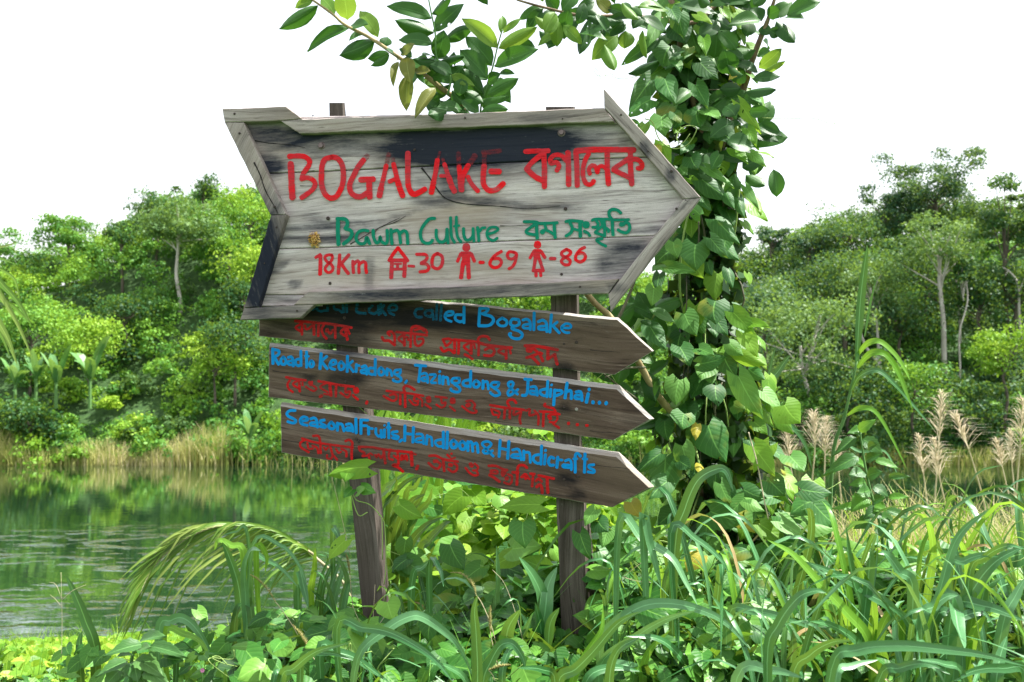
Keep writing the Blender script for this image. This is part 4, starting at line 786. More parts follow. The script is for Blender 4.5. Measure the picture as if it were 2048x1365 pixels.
# ================================================================== leaf shapes (shared meshes)
def leaf_grid(name, wfun, rows, mat, lobe=0.0, fold=.10, droop=.15, wave=0.0, seed=0, serr=0.0, cols=5):
    rnd = random.Random(seed); V = []; U = []; Q = []
    sx = np.linspace(-1, 1, cols)
    ph = rnd.uniform(0, 6); cv = rnd.uniform(-.08, .08)
    for i in range(rows):
        t = i/(rows-1); w = wfun(t)*(1+(serr if i % 2 else -serr)*(0 < t < 1))
        for s in sx:
            y = t - lobe*abs(s)**1.3*(1-t)**3
            x = s*w + cv*math.sin(math.pi*t)
            z = fold*abs(s)*w*2 - droop*t*t - .05*(abs(s)**2) + wave*math.sin(t*9+ph+s)*abs(s)
            V.append((x, y, z)); U.append((s*.5+.5, y))
    for i in range(rows-1):
        for j in range(cols-1): a = i*cols+j; Q.append((a, a+1, a+cols+1, a+cols))
    return mesh_np(name, V, Q, mat, uv=U, smooth_=True)
def hw(t): return float(np.interp(t, [0, .12, .28, .45, .62, .8, .92, 1], [.27, .42, .50, .46, .35, .19, .08, 0.0]))
def ew(t): return .5*math.sin(math.pi*min(1, max(0, t**.92)))**.72 if 0 < t < 1 else .0
def nw(t): return .5*float(np.interp(t, [0, .1, .3, .5, .8, 1], [0, .7, 1, .85, .35, 0]))
LM = {}
def variants(key, mats, fn, n=3):
    for mk in mats: LM[mk] = [fn(mk, s) for s in range(n)]
variants('h', ['heart', 'heart_bright', 'heart_yellow', 'creeper'], lambda mk, s: leaf_grid('heart_leaf', hw, 8, M[mk], lobe=.26, fold=[.06, -.05, .12][s], droop=[.12, .22, .05][s], wave=.03, seed=s+1, serr=.03), 3)
variants('g', ['guava', 'guava_young', 'guava_old'], lambda mk, s: leaf_grid('oblong_leaf', ew, 8, M[mk], fold=[.18, .1, -.08][s], droop=[.1, .2, .02][s], wave=.015, seed=s+5, serr=.012), 3)
variants('n', ['nettle', 'herb'], lambda mk, s: leaf_grid('serrated_leaf', nw, 12, M[mk], lobe=.05, fold=.14, droop=[.1, .22][s], wave=.02, seed=s+9, serr=.07), 2)
def put_leaf(root, base, tip, width, mk, normal=None, roll=None, name='leaf', var=None, rnd=random):
    base = Vector(base); tip = Vector(tip); d = tip-base; Ln = d.length
    if Ln < 1e-4: return None
    y = d/Ln
    nrm = Vector(normal) if normal is not None else Vector((rnd.uniform(-.5, .5), -1, rnd.uniform(.2, 1.0)))
    x = y.cross(nrm)
    if x.length < 1e-3: x = y.cross(Vector((1, 0, .1)))
    x.normalize(); z = x.cross(y).normalized()
    if roll:
        q = Matrix.Rotation(roll, 3, y); x = q @ x; z = q @ z
    me = LM[mk][rnd.randrange(len(LM[mk])) if var is None else var]
    o = bpy.data.objects.new(name, me)
    m3 = Matrix((x*width, y*Ln, z*Ln)).transposed().to_4x4(); m3.translation = base-Vector(root.location)
    o.matrix_basis = m3
    return link(o, root)
# ================================================================== guava tree and the vine that smothers it
tb = P(1425, 1200, 3.28)
guava = thing('guava_tree', (tb.x, 3.28, gz1(tb.x, 3.28)), 'guava tree with long oblong leaves, its trunk buried in climbing vines right of the sign', 'tree')
vine = thing('climbing_vine', (tb.x+.02, 3.15, gz1(tb.x, 3.15)), 'heart-leaved climbing vine covering the trunk right of the sign', 'vine')
GL = Vector(guava.location)
def T(px, py, Y): return P(px, py, Y)
mb = MB(); tube(mb, catmull([GL+Vector((0, 0, -.3)), T(1425, 1150, 3.28), T(1418, 900, 3.3), T(1410, 640, 3.3), T(1428, 460, 3.27), T(1430, 330, 3.25)], 5), .045, .022, 8, rr=[1, 1.06, .95, 1.02, .97]); mb.build('trunk', M['bark'], guava, True)
def gbranch(pts, r0, r1, mat='bark'):
    mb = MB(); tube(mb, catmull(pts, 5), r0, r1, 7, rr=[1, 1.07, .95, 1.03]); return mb.build('branch', M[mat], guava, True)
c2 = lambda zx, zy, o, s: (o[0]+zx/s, o[1]+zy/s)
TA = ((540, 0), 3.657); TB = ((1040, 0), 3.102)
def line(ref, pts, Y0, Y1):
    n = len(pts)-1; return [P(*c2(x, y, ref[0], ref[1]), Y0+(Y1-Y0)*i/n) for i, (x, y) in enumerate(pts)]
gbranch(line(TB, [(1205, 1045), (1245, 900), (1300, 740), (1380, 570), (1440, 380), (1500, 220), (1540, 120), (1585, -20)], 3.25, 3.1), .016, .005)
gbranch(line(TB, [(1205, 1045), (1165, 880), (1100, 700), (1040, 480), (1010, 320), (950, 60), (930, -60)], 3.25, 3.2), .014, .010)
gbranch(line(TB, [(1300, -60), (1080, 140), (830, 112), (600, 100), (380, 98), (130, 42), (-20, 0)], 3.2, 2.95), .008, .003)
gbranch([T(1408, 870, 3.28), T(1330, 810, 3.15), T(1275, 722, 3.08), T(1225, 640, 3.0), T(1175, 590, 2.98), T(1060, 430, 2.98), T(935, 228, 2.9), T(876, 172, 2.85), T(835, 140, 2.83), T(802, 118, 2.8), T(742, 77, 2.8), T(690, 50, 2.8), T(663, 27, 2.8), T(610, -10, 2.8)], .012, .0028, 'bark_tan')
gbranch([T(1228, 655, 3.0), T(1250, 610, 3.02), T(1270, 560, 3.05), T(1290, 500, 3.1)], .006, .003, 'twig')
gbranch([T(1290, 735, 3.05), T(1250, 738, 3.0), T(1210, 756, 2.95)], .004, .002, 'twig'); gbranch([T(1275, 800, 3.1), T(1235, 770, 3.0), T(1195, 738, 2.95)], .004, .002, 'twig')
gbranch(line(TA, [(1300, 700), (1318, 560), (1222, 430), (1208, 240), (1180, 100), (1158, -15)], 2.83, 2.75), .0032, .0018, 'stemgreen')
gbranch(line(TA, [(1560, 1000), (1540, 820), (1570, 680), (1630, 490), (1665, 340), (1700, 215)], 2.9, 2.8), .0032, .0018, 'stemgreen')
gbranch(line(TB, [(1340, 570), (1230, 560), (1120, 560)], 3.15, 3.1), .003, .002, 'twig'); gbranch(line(TB, [(1300, 980), (1390, 920), (1480, 870)], 3.2, 3.1), .003, .0015, 'twig')
def traced(ref, items, Y, root, jit=.05):
    o, s = ref
    for it in items:
        bx, by, tx, ty, w = it[:5]; mk = it[5] if len(it) > 5 else 'guava'
        y0 = Y+random.uniform(-jit, jit); y1 = y0-random.uniform(-.02, .06)
        b = P(*c2(bx, by, o, s), y0); t = P(*c2(tx, ty, o, s), y1)
        put_leaf(root, b, t, w/s/F*Y*1.28, mk, normal=(random.uniform(-.25, .25), -1, random.uniform(-.2, .55)))
GY, GO = 'guava_young', 'guava_old'
traced(TA, [(350, 40, 60, 212, 90), (470, 105, 375, -40, 85, GY), (565, 150, 520, -80, 125, GY), (310, 10, 180, 52, 60, GY), (585, 195, 265, 352, 78), (790, 268, 650, 48, 92, GY), (765, 300, 503, 402, 118), (590, 190, 690, 150, 80), (700, 245, 580, 280, 50),
 (825, 342, 860, 262, 75), (870, 390, 710, 428, 70), (872, 400, 735, 478, 58), (938, 448, 892, 612, 48, GO), (955, 405, 1035, 312, 62, GO), (1000, 410, 1020, 568, 92, GO), (1012, 545, 992, 800, 88, GO), (1060, 525, 1168, 512, 62, GO), (1212, 640, 1062, 838, 72, GO),
 (1185, 132, 872, 15, 98), (1202, 242, 918, 145, 95), (1192, 318, 943, 262, 88), (1190, 232, 1382, 10, 112), (1180, 105, 1315, -30, 80), (1220, 432, 1268, 234, 112), (1275, 300, 1475, 197, 82), (1205, 425, 1128, 370, 62), (1232, 452, 1412, 410, 62), (1212, 450, 1050, 428, 62),
 (1332, 542, 1188, 460, 82), (1312, 572, 1400, 470, 80), (1320, 545, 1472, 605, 60, GY), (1342, 602, 1160, 532, 80), (1382, 702, 1405, 568, 92), (1668, 352, 1415, 130, 95, GY), (1670, 352, 1955, 193, 88, GY), (1688, 240, 1705, 108, 52, GY), (1702, 242, 1832, 123, 40, GY),
 (1625, 482, 1448, 252, 120), (1638, 485, 1945, 345, 112), (1592, 575, 1384, 348, 112), (1592, 602, 1672, 540, 75), (1672, 540, 1782, 530, 48), (1562, 695, 1398, 508, 118), (1590, 692, 1818, 570, 88), (1560, 752, 1420, 655, 85), (1540, 822, 1742, 800, 75), (1530, 822, 1398, 732, 72),
 (1245, 765, 1118, 702, 75), (1300, 805, 1165, 835, 85), (1405, 800, 1250, 760, 80), (1420, 760, 1330, 660, 80), (1290, 690, 1130, 570, 70, GY), (940, 440, 880, 340, 55), (1040, 420, 960, 350, 60), (1150, 470, 1070, 420, 70), (1230, 560, 1130, 480, 75), (1460, 830, 1360, 800, 70), (1080, 515, 1110, 580, 40)], 2.82, guava)
traced(TB, [(150, 50, 5, 102, 55), (140, 55, 40, 182, 62), (250, 100, 178, 292, 85), (345, 100, 298, 207, 66), (432, 106, 368, 328, 68), (475, 110, 442, 247, 50), (380, 98, 232, 100, 60), (300, 95, 372, 50, 50), (230, 72, 165, -20, 80), (200, 60, 150, 150, 60), (612, 212, 465, 346, 100, GY), (655, 190, 648, 300, 86, GY),
 (645, 130, 535, 218, 84), (505, 122, 388, 32, 72), (565, 80, 485, -5, 72, GO), (660, 90, 545, 48, 66), (705, 110, 500, 140, 50), (510, 150, 520, 240, 34), (105, 172, -45, 200, 50, GY), (95, 292, -50, 290, 66), (660, 150, 560, 215, 70), (700, 90, 640, 20, 60), (760, 100, 690, 40, 70), (760, 110, 700, 170, 60), (880, 240, 640, 382, 68),
 (1440, 62, 1255, -10, 70), (1492, 124, 1310, 138, 80), (1500, 130, 1440, 40, 74), (1545, 110, 1700, 0, 76), (1655, 92, 1862, -5, 90), (1645, 110, 1757, 100, 60), (1590, 132, 1708, 260, 92), (1545, 185, 1612, 222, 60), (1400, 225, 1432, 115, 76), (1540, 300, 1522, 248, 54), (1470, 345, 1545, 310, 66), (1480, 425, 1625, 305, 74, GY), (1500, 450, 1640, 378, 40, GY),
 (1345, 312, 1240, 180, 80), (1110, 225, 1245, 128, 86), (1205, 362, 1218, 208, 112), (1292, 465, 1275, 322, 108), (1315, 505, 1392, 428, 92), (1372, 545, 1240, 550, 76), (1400, 568, 1585, 550, 72), (1440, 490, 1605, 455, 66), (1335, 720, 1272, 648, 94), (1420, 695, 1542, 685, 62), (1330, 755, 1190, 835, 88), (1470, 770, 1622, 832, 72),
 (1285, 882, 1455, 895, 112), (1380, 1042, 1502, 985, 74), (1400, 1085, 1520, 1150, 86), (985, 592, 858, 535, 98), (1265, 322, 1378, 340, 70), (1450, 30, 1540, -40, 60), (1180, 30, 1110, -40, 70), (1530, 90, 1610, 60, 70), (1560, 200, 1480, 180, 60), (1390, 470, 1290, 400, 60), (1380, 600, 1470, 640, 60), (1270, 800, 1360, 760, 76), (1060, 560, 960, 640, 70), (1010, 300, 930, 350, 70), (1320, 180, 1230, 120, 80), (1180, 170, 1110, 100, 80), (1060, 120, 1150, 70, 70)], 3.05, guava, .09)
# guava leaves in the shade under the big arrow's point and up in the crown
rnd = random.Random(4)
for k in range(46):
    px, py = rnd.uniform(1165, 1320), rnd.uniform(585, 860); a = rnd.uniform(0, 6.28); Ln = rnd.uniform(.07, .13); b = P(px, py, rnd.uniform(3.02, 3.25))
    put_leaf(guava, b, b+Vector((math.cos(a), rnd.uniform(-.3, .3), math.sin(a)*.8))*Ln, Ln*.48, 'guava', rnd=rnd)
for k in range(70):
    px, py = rnd.gauss(1440, 60), rnd.uniform(-160, 420); a = rnd.uniform(-.6, 3.7); Ln = rnd.uniform(.08, .14); b = P(px, py, rnd.uniform(3.05, 3.35))
    put_leaf(guava, b, b+Vector((math.cos(a), rnd.uniform(-.4, .4), math.sin(a)*.8))*Ln, Ln*.46, 'guava', rnd=rnd)
for k in range(34):
    px, py = rnd.uniform(700, 1250), rnd.uniform(-220, -50); a = rnd.uniform(0, 6.28); Ln = rnd.uniform(.09, .15); b = P(px, py, rnd.uniform(2.8, 3.1))
    put_leaf(guava, b, b+Vector((math.cos(a), rnd.uniform(-.4, .4), math.sin(a)*.8))*Ln, Ln*.46, 'guava', rnd=rnd)
for k in range(44):
    px, py = (rnd.uniform(850, 1000), rnd.uniform(110, 215)) if k % 2 else (rnd.uniform(1080, 1290), rnd.uniform(0, 90)); a = rnd.uniform(0, 6.28); Ln = rnd.uniform(.07, .11); b = P(px, py, rnd.uniform(2.8, 2.95))
    put_leaf(guava, b, b+Vector((math.cos(a), rnd.uniform(-.4, .4), math.sin(a)*.8))*Ln, Ln*.46, 'guava' if k % 4 else 'guava_young', rnd=rnd)
# ---- vine
VY = [0, 100, 200, 300, 400, 500, 600, 700, 800, 900, 1000, 1090, 1150]
VLf = [1318, 1312, 1300, 1312, 1345, 1335, 1300, 1310, 1312, 1300, 1305, 1290, 1270]; VRt = [1470, 1500, 1512, 1512, 1500, 1500, 1510, 1525, 1545, 1570, 1590, 1610, 1620]
def col(py): return np.interp(py, VY, VLf), np.interp(py, VY, VRt)
RC = np.random.default_rng(21)
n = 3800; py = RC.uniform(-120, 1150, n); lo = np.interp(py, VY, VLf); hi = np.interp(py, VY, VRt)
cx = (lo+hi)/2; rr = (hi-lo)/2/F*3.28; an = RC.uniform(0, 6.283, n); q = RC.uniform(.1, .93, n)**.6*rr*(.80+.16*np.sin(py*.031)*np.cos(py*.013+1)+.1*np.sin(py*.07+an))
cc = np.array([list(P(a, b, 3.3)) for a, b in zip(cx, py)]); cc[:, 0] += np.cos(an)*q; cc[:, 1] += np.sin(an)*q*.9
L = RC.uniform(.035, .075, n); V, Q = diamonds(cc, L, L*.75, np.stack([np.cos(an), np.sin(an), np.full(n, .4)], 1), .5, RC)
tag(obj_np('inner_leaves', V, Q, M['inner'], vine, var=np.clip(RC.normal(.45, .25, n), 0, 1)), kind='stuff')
for k in range(16):
    x0 = rnd.uniform(1370, 1470); pts = [P(x0+rnd.uniform(-35, 35), yy, rnd.uniform(3.08, 3.4)) for yy in range(1150, 300 if k < 8 else 600, -110)]
    mb = MB(); tube(mb, catmull(pts, 4), rnd.uniform(.0016, .0035), None, 4); mb.build('stem', M['twig' if k % 3 else 'tendril'], vine, True)
mb = MB(); tube(mb, catmull([P(1497, 865, 3.0), P(1515, 930, 2.98), P(1528, 1000, 2.97), P(1545, 1075, 2.95)], 4), .002, None, 5); mb.build('stem', M['strawstem'], vine, True)
TC = ((1180, 400), 1.95)
HB, HY = 'heart_bright', 'heart_yellow'
def tracedh(ref, items, Y, jit=.06):
    o, s = ref
    for it in items:
        bx, by, tx, ty, w = it[:5]; mk = it[5] if len(it) > 5 else 'heart'
        y0 = Y+random.uniform(-jit, jit); b = P(*c2(bx, by, o, s), y0+.015); t = P(*c2(tx, ty, o, s), y0-random.uniform(.0, .05))
        put_leaf(vine, b, t, w/s/F*Y*1.05, mk, normal=(random.uniform(-.3, .3), -1, random.uniform(.1, .7)))
tracedh(TC, [(412, 175, 417, 272, 118), (325, 165, 342, 218, 66), (320, 195, 255, 250, 92), (490, 75, 588, 152, 84), (300, 262, 412, 278, 56), (272, 288, 262, 352, 50), (490, 395, 492, 468, 124), (370, 445, 417, 522, 96), (352, 575, 392, 642, 92), (425, 580, 482, 602, 62), (350, 703, 342, 792, 102), (520, 605, 572, 692, 96),
 (490, 725, 508, 792, 98), (580, 690, 680, 852, 96), (368, 835, 366, 892, 104), (462, 880, 535, 1012, 142), (362, 960, 398, 1052, 86), (275, 990, 190, 1058, 60), (295, 1005, 288, 1182, 135), (760, 800, 825, 862, 128, HB), (250, 345, 243, 412, 72), (235, 495, 300, 575, 86), (640, 965, 722, 1072, 92, HB), (780, 1000, 835, 1055, 100),
 (700, 1095, 762, 1155, 92), (470, 1215, 610, 1255, 110), (420, 875, 415, 925, 40, HY), (350, 1020, 395, 1048, 60), (430, 1030, 440, 1060, 36, HY), (570, 1240, 640, 1290, 52, HY), (560, 440, 640, 520, 80, HB), (600, 520, 655, 610, 80, HB), (580, 600, 690, 640, 60, HB), (620, 480, 697, 490, 50, HB), (430, 640, 530, 610, 70), (560, 800, 600, 810, 60), (700, 960, 640, 1060, 70, HB), (160, 1180, 195, 1230, 70, HY), (600, 1130, 690, 1160, 80), (300, 1100, 240, 1160, 90), (620, 660, 672, 690, 60), (545, 560, 600, 600, 66), (430, 60, 380, 20, 60), (470, 150, 540, 220, 60), (530, 150, 520, 215, 60), (540, 270, 565, 330, 50)], 3.02)
tracedh(TB, [(880, 115, 797, 272, 104), (990, 85, 1018, 212, 125), (930, 290, 900, 395, 190), (1120, 390, 1235, 480, 150), (900, 490, 965, 620, 135), (810, 500, 682, 675, 135), (1090, 530, 1168, 662, 112), (810, 620, 672, 698, 120), (880, 725, 902, 825, 150), (1095, 690, 1125, 782, 160), (1365, 645, 1505, 818, 86, HB), (1060, 975, 1102, 1042, 124), (990, 1040, 1040, 1075, 112),
 (1155, 1040, 1332, 1140, 76), (1130, 1115, 1322, 1222, 130), (1325, 925, 1415, 990, 96, HB), (1430, 950, 1525, 1022, 66), (1140, 240, 1155, 330, 80, HB), (1100, 90, 1190, 130, 70, HB), (1260, 60, 1310, 130, 60, HB), (1350, 440, 1310, 480, 50, HY), (940, 60, 985, 140, 90), (1150, 690, 1250, 730, 110), (960, 700, 1000, 760, 90), (1310, 640, 1345, 740, 80), (960, 380, 1000, 440, 80), (1050, 300, 1020, 360, 80), (1450, 600, 1510, 640, 60),
 (1050, 900, 1000, 950, 80), (880, 880, 940, 1000, 100, HB), (850, 900, 880, 940, 60, HY), (1240, 960, 1200, 1040, 80), (1350, 1230, 1400, 1330, 70), (1400, 1160, 1490, 1290, 66), (1280, 1200, 1330, 1280, 70), (1120, 1230, 1190, 1300, 80), (1050, 1110, 1130, 1170, 70, HB), (1410, 800, 1470, 900, 80, HB), (740, 770, 700, 740, 50)], 3.02)
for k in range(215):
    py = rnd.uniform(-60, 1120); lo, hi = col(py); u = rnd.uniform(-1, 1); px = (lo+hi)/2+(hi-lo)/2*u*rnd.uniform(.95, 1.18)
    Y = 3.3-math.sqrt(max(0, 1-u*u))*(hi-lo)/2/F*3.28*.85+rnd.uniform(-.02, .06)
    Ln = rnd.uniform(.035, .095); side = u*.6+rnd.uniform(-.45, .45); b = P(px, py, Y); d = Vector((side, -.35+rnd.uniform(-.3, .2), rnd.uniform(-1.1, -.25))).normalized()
    put_leaf(vine, b, b+d*Ln, Ln*rnd.uniform(.8, 1.0), HB if (u > .5 and rnd.random() < .8) or rnd.random() < .22 else 'heart', normal=(u*.8+rnd.uniform(-.3, .3), -1, rnd.uniform(.2, 1.1)), rnd=rnd)  # right side mostly takes the bright copy: backlight by leaf colour
# tendrils
def tendril(pts, Y, r=.0012, root=None, nm='tendril'):
    mb = MB(); tube(mb, catmull([P(x, y, Y+.01*math.sin(i*1.7)) for i, (x, y) in enumerate(pts)], 5), r, r*.7, 4); return mb.build(nm, M['tendril'], root or vine, True)
tendril([(1525, 236), (1570, 238), (1625, 237), (1655, 246), (1668, 250), (1670, 242), (1664, 244), (1672, 248), (1686, 238)], 3.05, .0009)
tendril([(1292, 148), (1262, 156), (1240, 158), (1220, 152), (1196, 152), (1188, 140), (1194, 140), (1204, 165)], 3.05, .0009); tendril([(1226, 150), (1214, 146), (1208, 160)], 3.05, .0008)
tendril([(1290, 238), (1305, 245), (1316, 275), (1330, 290), (1350, 298), (1375, 290), (1390, 268), (1392, 255), (1375, 252), (1358, 262), (1354, 280), (1366, 286), (1380, 268)], 2.95, .0018)
tendril([(1158, 735), (1168, 712), (1184, 704), (1200, 714), (1212, 735)], 2.88, .0013); tendril([(1182, 745), (1178, 725), (1186, 716), (1205, 725), (1232, 765)], 2.89, .0012); tendril([(1190, 762), (1212, 742), (1228, 725), (1252, 722)], 2.89, .0012)
tendril([(712, 806), (722, 818), (734, 828)], 2.88, .0015)
# ================================================================== foreground growth
def blade_mesh(pts, w, prof=None, face=None, fold=.25, name='blade', mat=None, n=5, tipless=False):
    c = catmull(pts, n); m = len(c); V = []; U = []; Q = []
    prev = None
    for i, p in enumerate(c):
        t = (c[min(i+1, m-1)]-c[max(i-1, 0)]).normalized(); u = i/(m-1)
        f = face(u) if callable(face) else (face or Vector((0, -1, .3)))
        s = t.cross(f)
        if s.length < 1e-3: s = prev or Vector((1, 0, 0))
        s.normalize()
        if prev is not None and s.dot(prev) < 0 and not callable(face): pass
        prev = s; nn = s.cross(t)
        ww = w*.5*(prof(u) if prof else min(1, .45+u*2.2)*max(.02, (1-u**2.6))**.75)
        if i == m-1 and not tipless: ww = w*.01
        V += [p-s*ww+nn*ww*fold, p, p+s*ww+nn*ww*fold]; U += [(0, u*6), (.5, u*6), (1, u*6)]
    for i in range(m-1): Q += [(3*i, 3*i+1, 3*i+4, 3*i+3), (3*i+1, 3*i+2, 3*i+5, 3*i+4)]
    return V, Q, U
def blade(root, pts, w, mat, name='blade', **kw):
    V, Q, U = blade_mesh(pts, w, **kw)
    return obj_np(name, [tuple(v) for v in V], Q, mat, root, uv=U, smooth_=True)
BD = ((1200, 780), 2.334); BC = ((640, 900), 2.936); BL = ((0, 900), 2.926)
def tblade(root, ref, s, w, Y0, Y1, mk='grass', **kw):
    pts = [tuple(float(a) for a in q.split(',')) for q in s.split()]; n = len(pts)-1
    P3 = [P(*c2(x, y, ref[0], ref[1]), Y0+(Y1-Y0)*i/n) for i, (x, y) in enumerate(pts)]
    # run the foot of the blade down towards the soil
    g0 = gz1(P3[0].x, P3[0].y)
    if P3[0].z > g0+.05 and kw.pop('foot', True):
        P3 = [Vector((P3[0].x+random.uniform(-.03, .03), P3[0].y+.03, max(g0-.03, P3[0].z-.35)))]+P3
    Ym = (Y0+Y1)/2
    rl = random.uniform(-.5, .5)
    return blade(root, P3, w/ref[1]/F*Ym*1.1, M[mk], face=Vector((rl, -1, random.uniform(.15, .9))), **kw)
def tuft(label, px, py, Y, items, ref, name='grass_clump', group='clumps of broad-bladed grass in the foreground'):
    b = P(px, py, Y); b.z = gz1(b.x, b.y); t = thing(name, b, label, 'grass clump', group)
    for it in items:
        s, w = it[0], it[1]; mk = it[2] if len(it) > 2 else 'grass'
        y0 = Y+random.uniform(-.06, .06); tblade(t, ref, s, w, y0, y0-random.uniform(-.05, .18), mk)
    return t
GB = 'grass_bright'
tuft('broad-bladed grass clump with dark arching leaves right of centre foreground', 1745, 1330, 2.25, [('1260,1200 1150,1040 1020,900 900,770 780,700', 56, GB), ('1390,1090 1250,950 1100,860 950,800', 48), ('1420,1340 1420,1100 1450,1030 1485,975', 64, GB), ('1265,1160 1270,1000 1220,850 1180,760', 46, GB),
  ('1220,1070 1185,900 1160,760 1148,635', 58), ('1250,900 1262,760 1275,710 1292,675', 54), ('1462,965 1400,850 1340,770 1300,765', 50), ('1320,1300 1300,1180 1340,1060 1420,985', 52, GB), ('1500,1340 1480,1180 1420,1060 1330,1000', 50), ('1280,1330 1200,1180 1080,1100 980,1080', 44)], BD)
tuft('broad-bladed grass clump with silvery leaves at the right edge', 1915, 1290, 2.2, [('1520,1110 1580,960 1640,750 1700,650 1812,558', 58), ('1680,1080 1750,920 1850,800 1985,728', 64), ('1780,1000 1870,880 1985,815', 62), ('1670,1060 1625,950 1545,928', 52), ('1500,1100 1560,1010 1620,965 1670,960', 44),
  ('1650,1045 1790,1010 1985,1080', 64), ('1640,1040 1672,1120 1702,1210', 88), ('1700,1360 1740,1150 1800,1050', 60, GB), ('1850,1360 1870,1240 1900,1150', 54), ('1560,1080 1680,1060 1780,1040 1840,1100', 50), ('1880,1100 1940,960 1985,880', 54), ('1720,900 1800,780 1900,730 1985,745', 40), ('1620,870 1700,800 1790,770 1860,780', 36)], BD)
tuft('broad grass blade clump lying low along the bottom right', 1680, 1420, 1.9, [('1080,1305 1200,1215 1400,1195 1600,1212 1800,1240 1985,1290', 52), ('780,1275 830,1100 920,975 1000,940 1055,948', 50), ('640,1345 800,1310 950,1345', 50), ('1300,1360 1400,1300 1520,1280 1640,1330', 44), ('1700,1360 1600,1280 1480,1260', 40), ('900,1360 980,1240 1080,1180 1180,1170', 44), ('1100,1365 1180,1290 1300,1260', 40), ('1985,1340 1880,1300 1750,1310 1650,1360', 46)], BD)
tuft('broad-bladed grass clump between the right post and the tree', 1370, 1330, 2.35, [('0,1200 60,1100 200,1010 350,1000 500,1040 600,1100 705,1215', 48), ('0,1290 150,1165 300,1075 450,1030', 44), ('600,1052 720,1035 850,1060 1010,1125', 40), ('350,745 395,560 455,425 540,372 590,382 622,475', 54), ('90,620 200,700 330,780 400,900 455,1005', 42), ('330,672 450,700 560,790 602,855', 36),
  ('0,1300 150,1290 310,1345', 44), ('200,610 232,720 262,830 285,925', 42), ('560,1360 590,1180 575,1050 520,960', 46), ('420,1330 350,1220 260,1160 120,1150', 44), ('630,1360 610,1180 620,1080', 34), ('500,1340 530,1230 620,1150 720,1140', 40, GB), ('200,1340 230,1220 330,1120', 36, GB), ('880,1330 900,1180 860,1090 780,1060', 40)], BD)
tuft('broad-bladed grass clump at the bottom centre with one upright leaf', 950, 1370, 2.3, [('960,1365 1000,1250 1060,1150 1130,1140 1190,1220 1205,1295', 58), ('0,1180 100,1190 200,1220 300,1290 410,1368', 54), ('100,1052 250,1045 400,1070 560,1150 680,1240 785,1368', 50), ('220,1232 400,1050 520,982 600,982 720,1060 820,1160 905,1345', 58),
  ('925,1365 918,1100 908,950 925,850', 64), ('1070,1365 1110,1180 1200,1150', 44), ('860,1365 760,1280 640,1250', 40)], BC)
tuft('upright broad grass leaves standing between the two posts', 1060, 1300, 2.7, [('1030,930 1042,760 1035,560', 62), ('1310,905 1260,760 1168,628', 84), ('1320,960 1340,800 1392,688', 82), ('1340,1160 1352,1020 1405,928', 56), ('1085,1210 1105,1050 1175,938', 78), ('1312,1165 1290,1010 1262,895', 48), ('540,780 600,690 682,628', 40), ('640,680 700,702 726,805', 40), ('1130,1200 1200,1080 1250,960', 44), ('1230,1180 1220,1040 1180,960', 40)], BC)
tuft('grass clump leaning across the foot of the right post', 1160, 1370, 2.2, [('1400,1368 1500,1290 1600,1190 1750,1020 1885,948', 62), ('1480,1368 1560,1200 1650,1060 1662,915', 46, GB), ('1700,1368 1750,1180 1879,1100', 60), ('1560,1368 1700,1280 1879,1300', 56), ('1380,1368 1300,1290 1160,1280', 48)], BC)
tuft('tall corn-like grass plant in front of the palm frond', 482, 1310, 2.95, [('1420,1210 1412,950 1392,780 1335,610 1300,540', 64), ('1440,905 1430,700 1470,588 1525,590', 50), ('1430,640 1350,560 1280,530 1255,590', 40, GB), ('1450,900 1480,1080 1440,1200', 56, 'strap'), ('1450,640 1550,640 1650,700 1745,805', 30), ('1390,1230 1370,1080 1390,930 1420,900', 60, 'strap'), ('1500,600 1560,620 1552,720', 30, GB), ('1480,560 1640,560 1740,660 1790,780', 26), ('1450,500 1380,480 1300,500', 20)], BL)
tuft('single dark upright sheath leaf beside the water at the left', 190, 1320, 2.9, [('560,1210 500,1000 440,850 388,738', 60, 'strap'), ('470,1240 465,1130 480,1060', 44, 'strap')], BL)
tuft('arching grass leaves over the low herb at the bottom left', 400, 1330, 2.75, [('930,1075 1000,1000 1070,985 1150,1050 1230,1190 1265,1290', 54), ('960,1090 1080,1080 1180,1130 1250,1260', 36, GB), ('1040,1180 1110,1170 1200,1230', 34)], BL)
tuft('pale grass leaves sweeping in from the bottom left of centre', 600, 1380, 2.15, [('1640,1365 1720,1280 1850,1182 2050,1128', 54), ('1760,1260 1900,1190 2050,1220', 40), ('1600,1365 1650,1300 1700,1270', 36)], BL)
tuft('wispy grass stand left of the left post', 660, 1230, 3.1, [('1950,520 1960,470 1985,520 1990,580', 36), ('1745,722 1782,820 1805,925', 54), ('1900,1000 1950,760 2010,600', 34), ('1850,980 1880,760 1920,640 1860,610', 26), ('1940,1050 1960,860 2010,700 2046,650', 40), ('1820,900 1840,700 1845,570', 40, GB), ('2000,900 2030,760 1980,640 1900,600', 30), ('1980,1100 1900,900 1820,820', 30), ('1880,900 1930,700 1990,640', 26), ('1960,950 1900,760 1830,700', 22), ('2010,1000 2040,800 2046,760', 40)], BL)
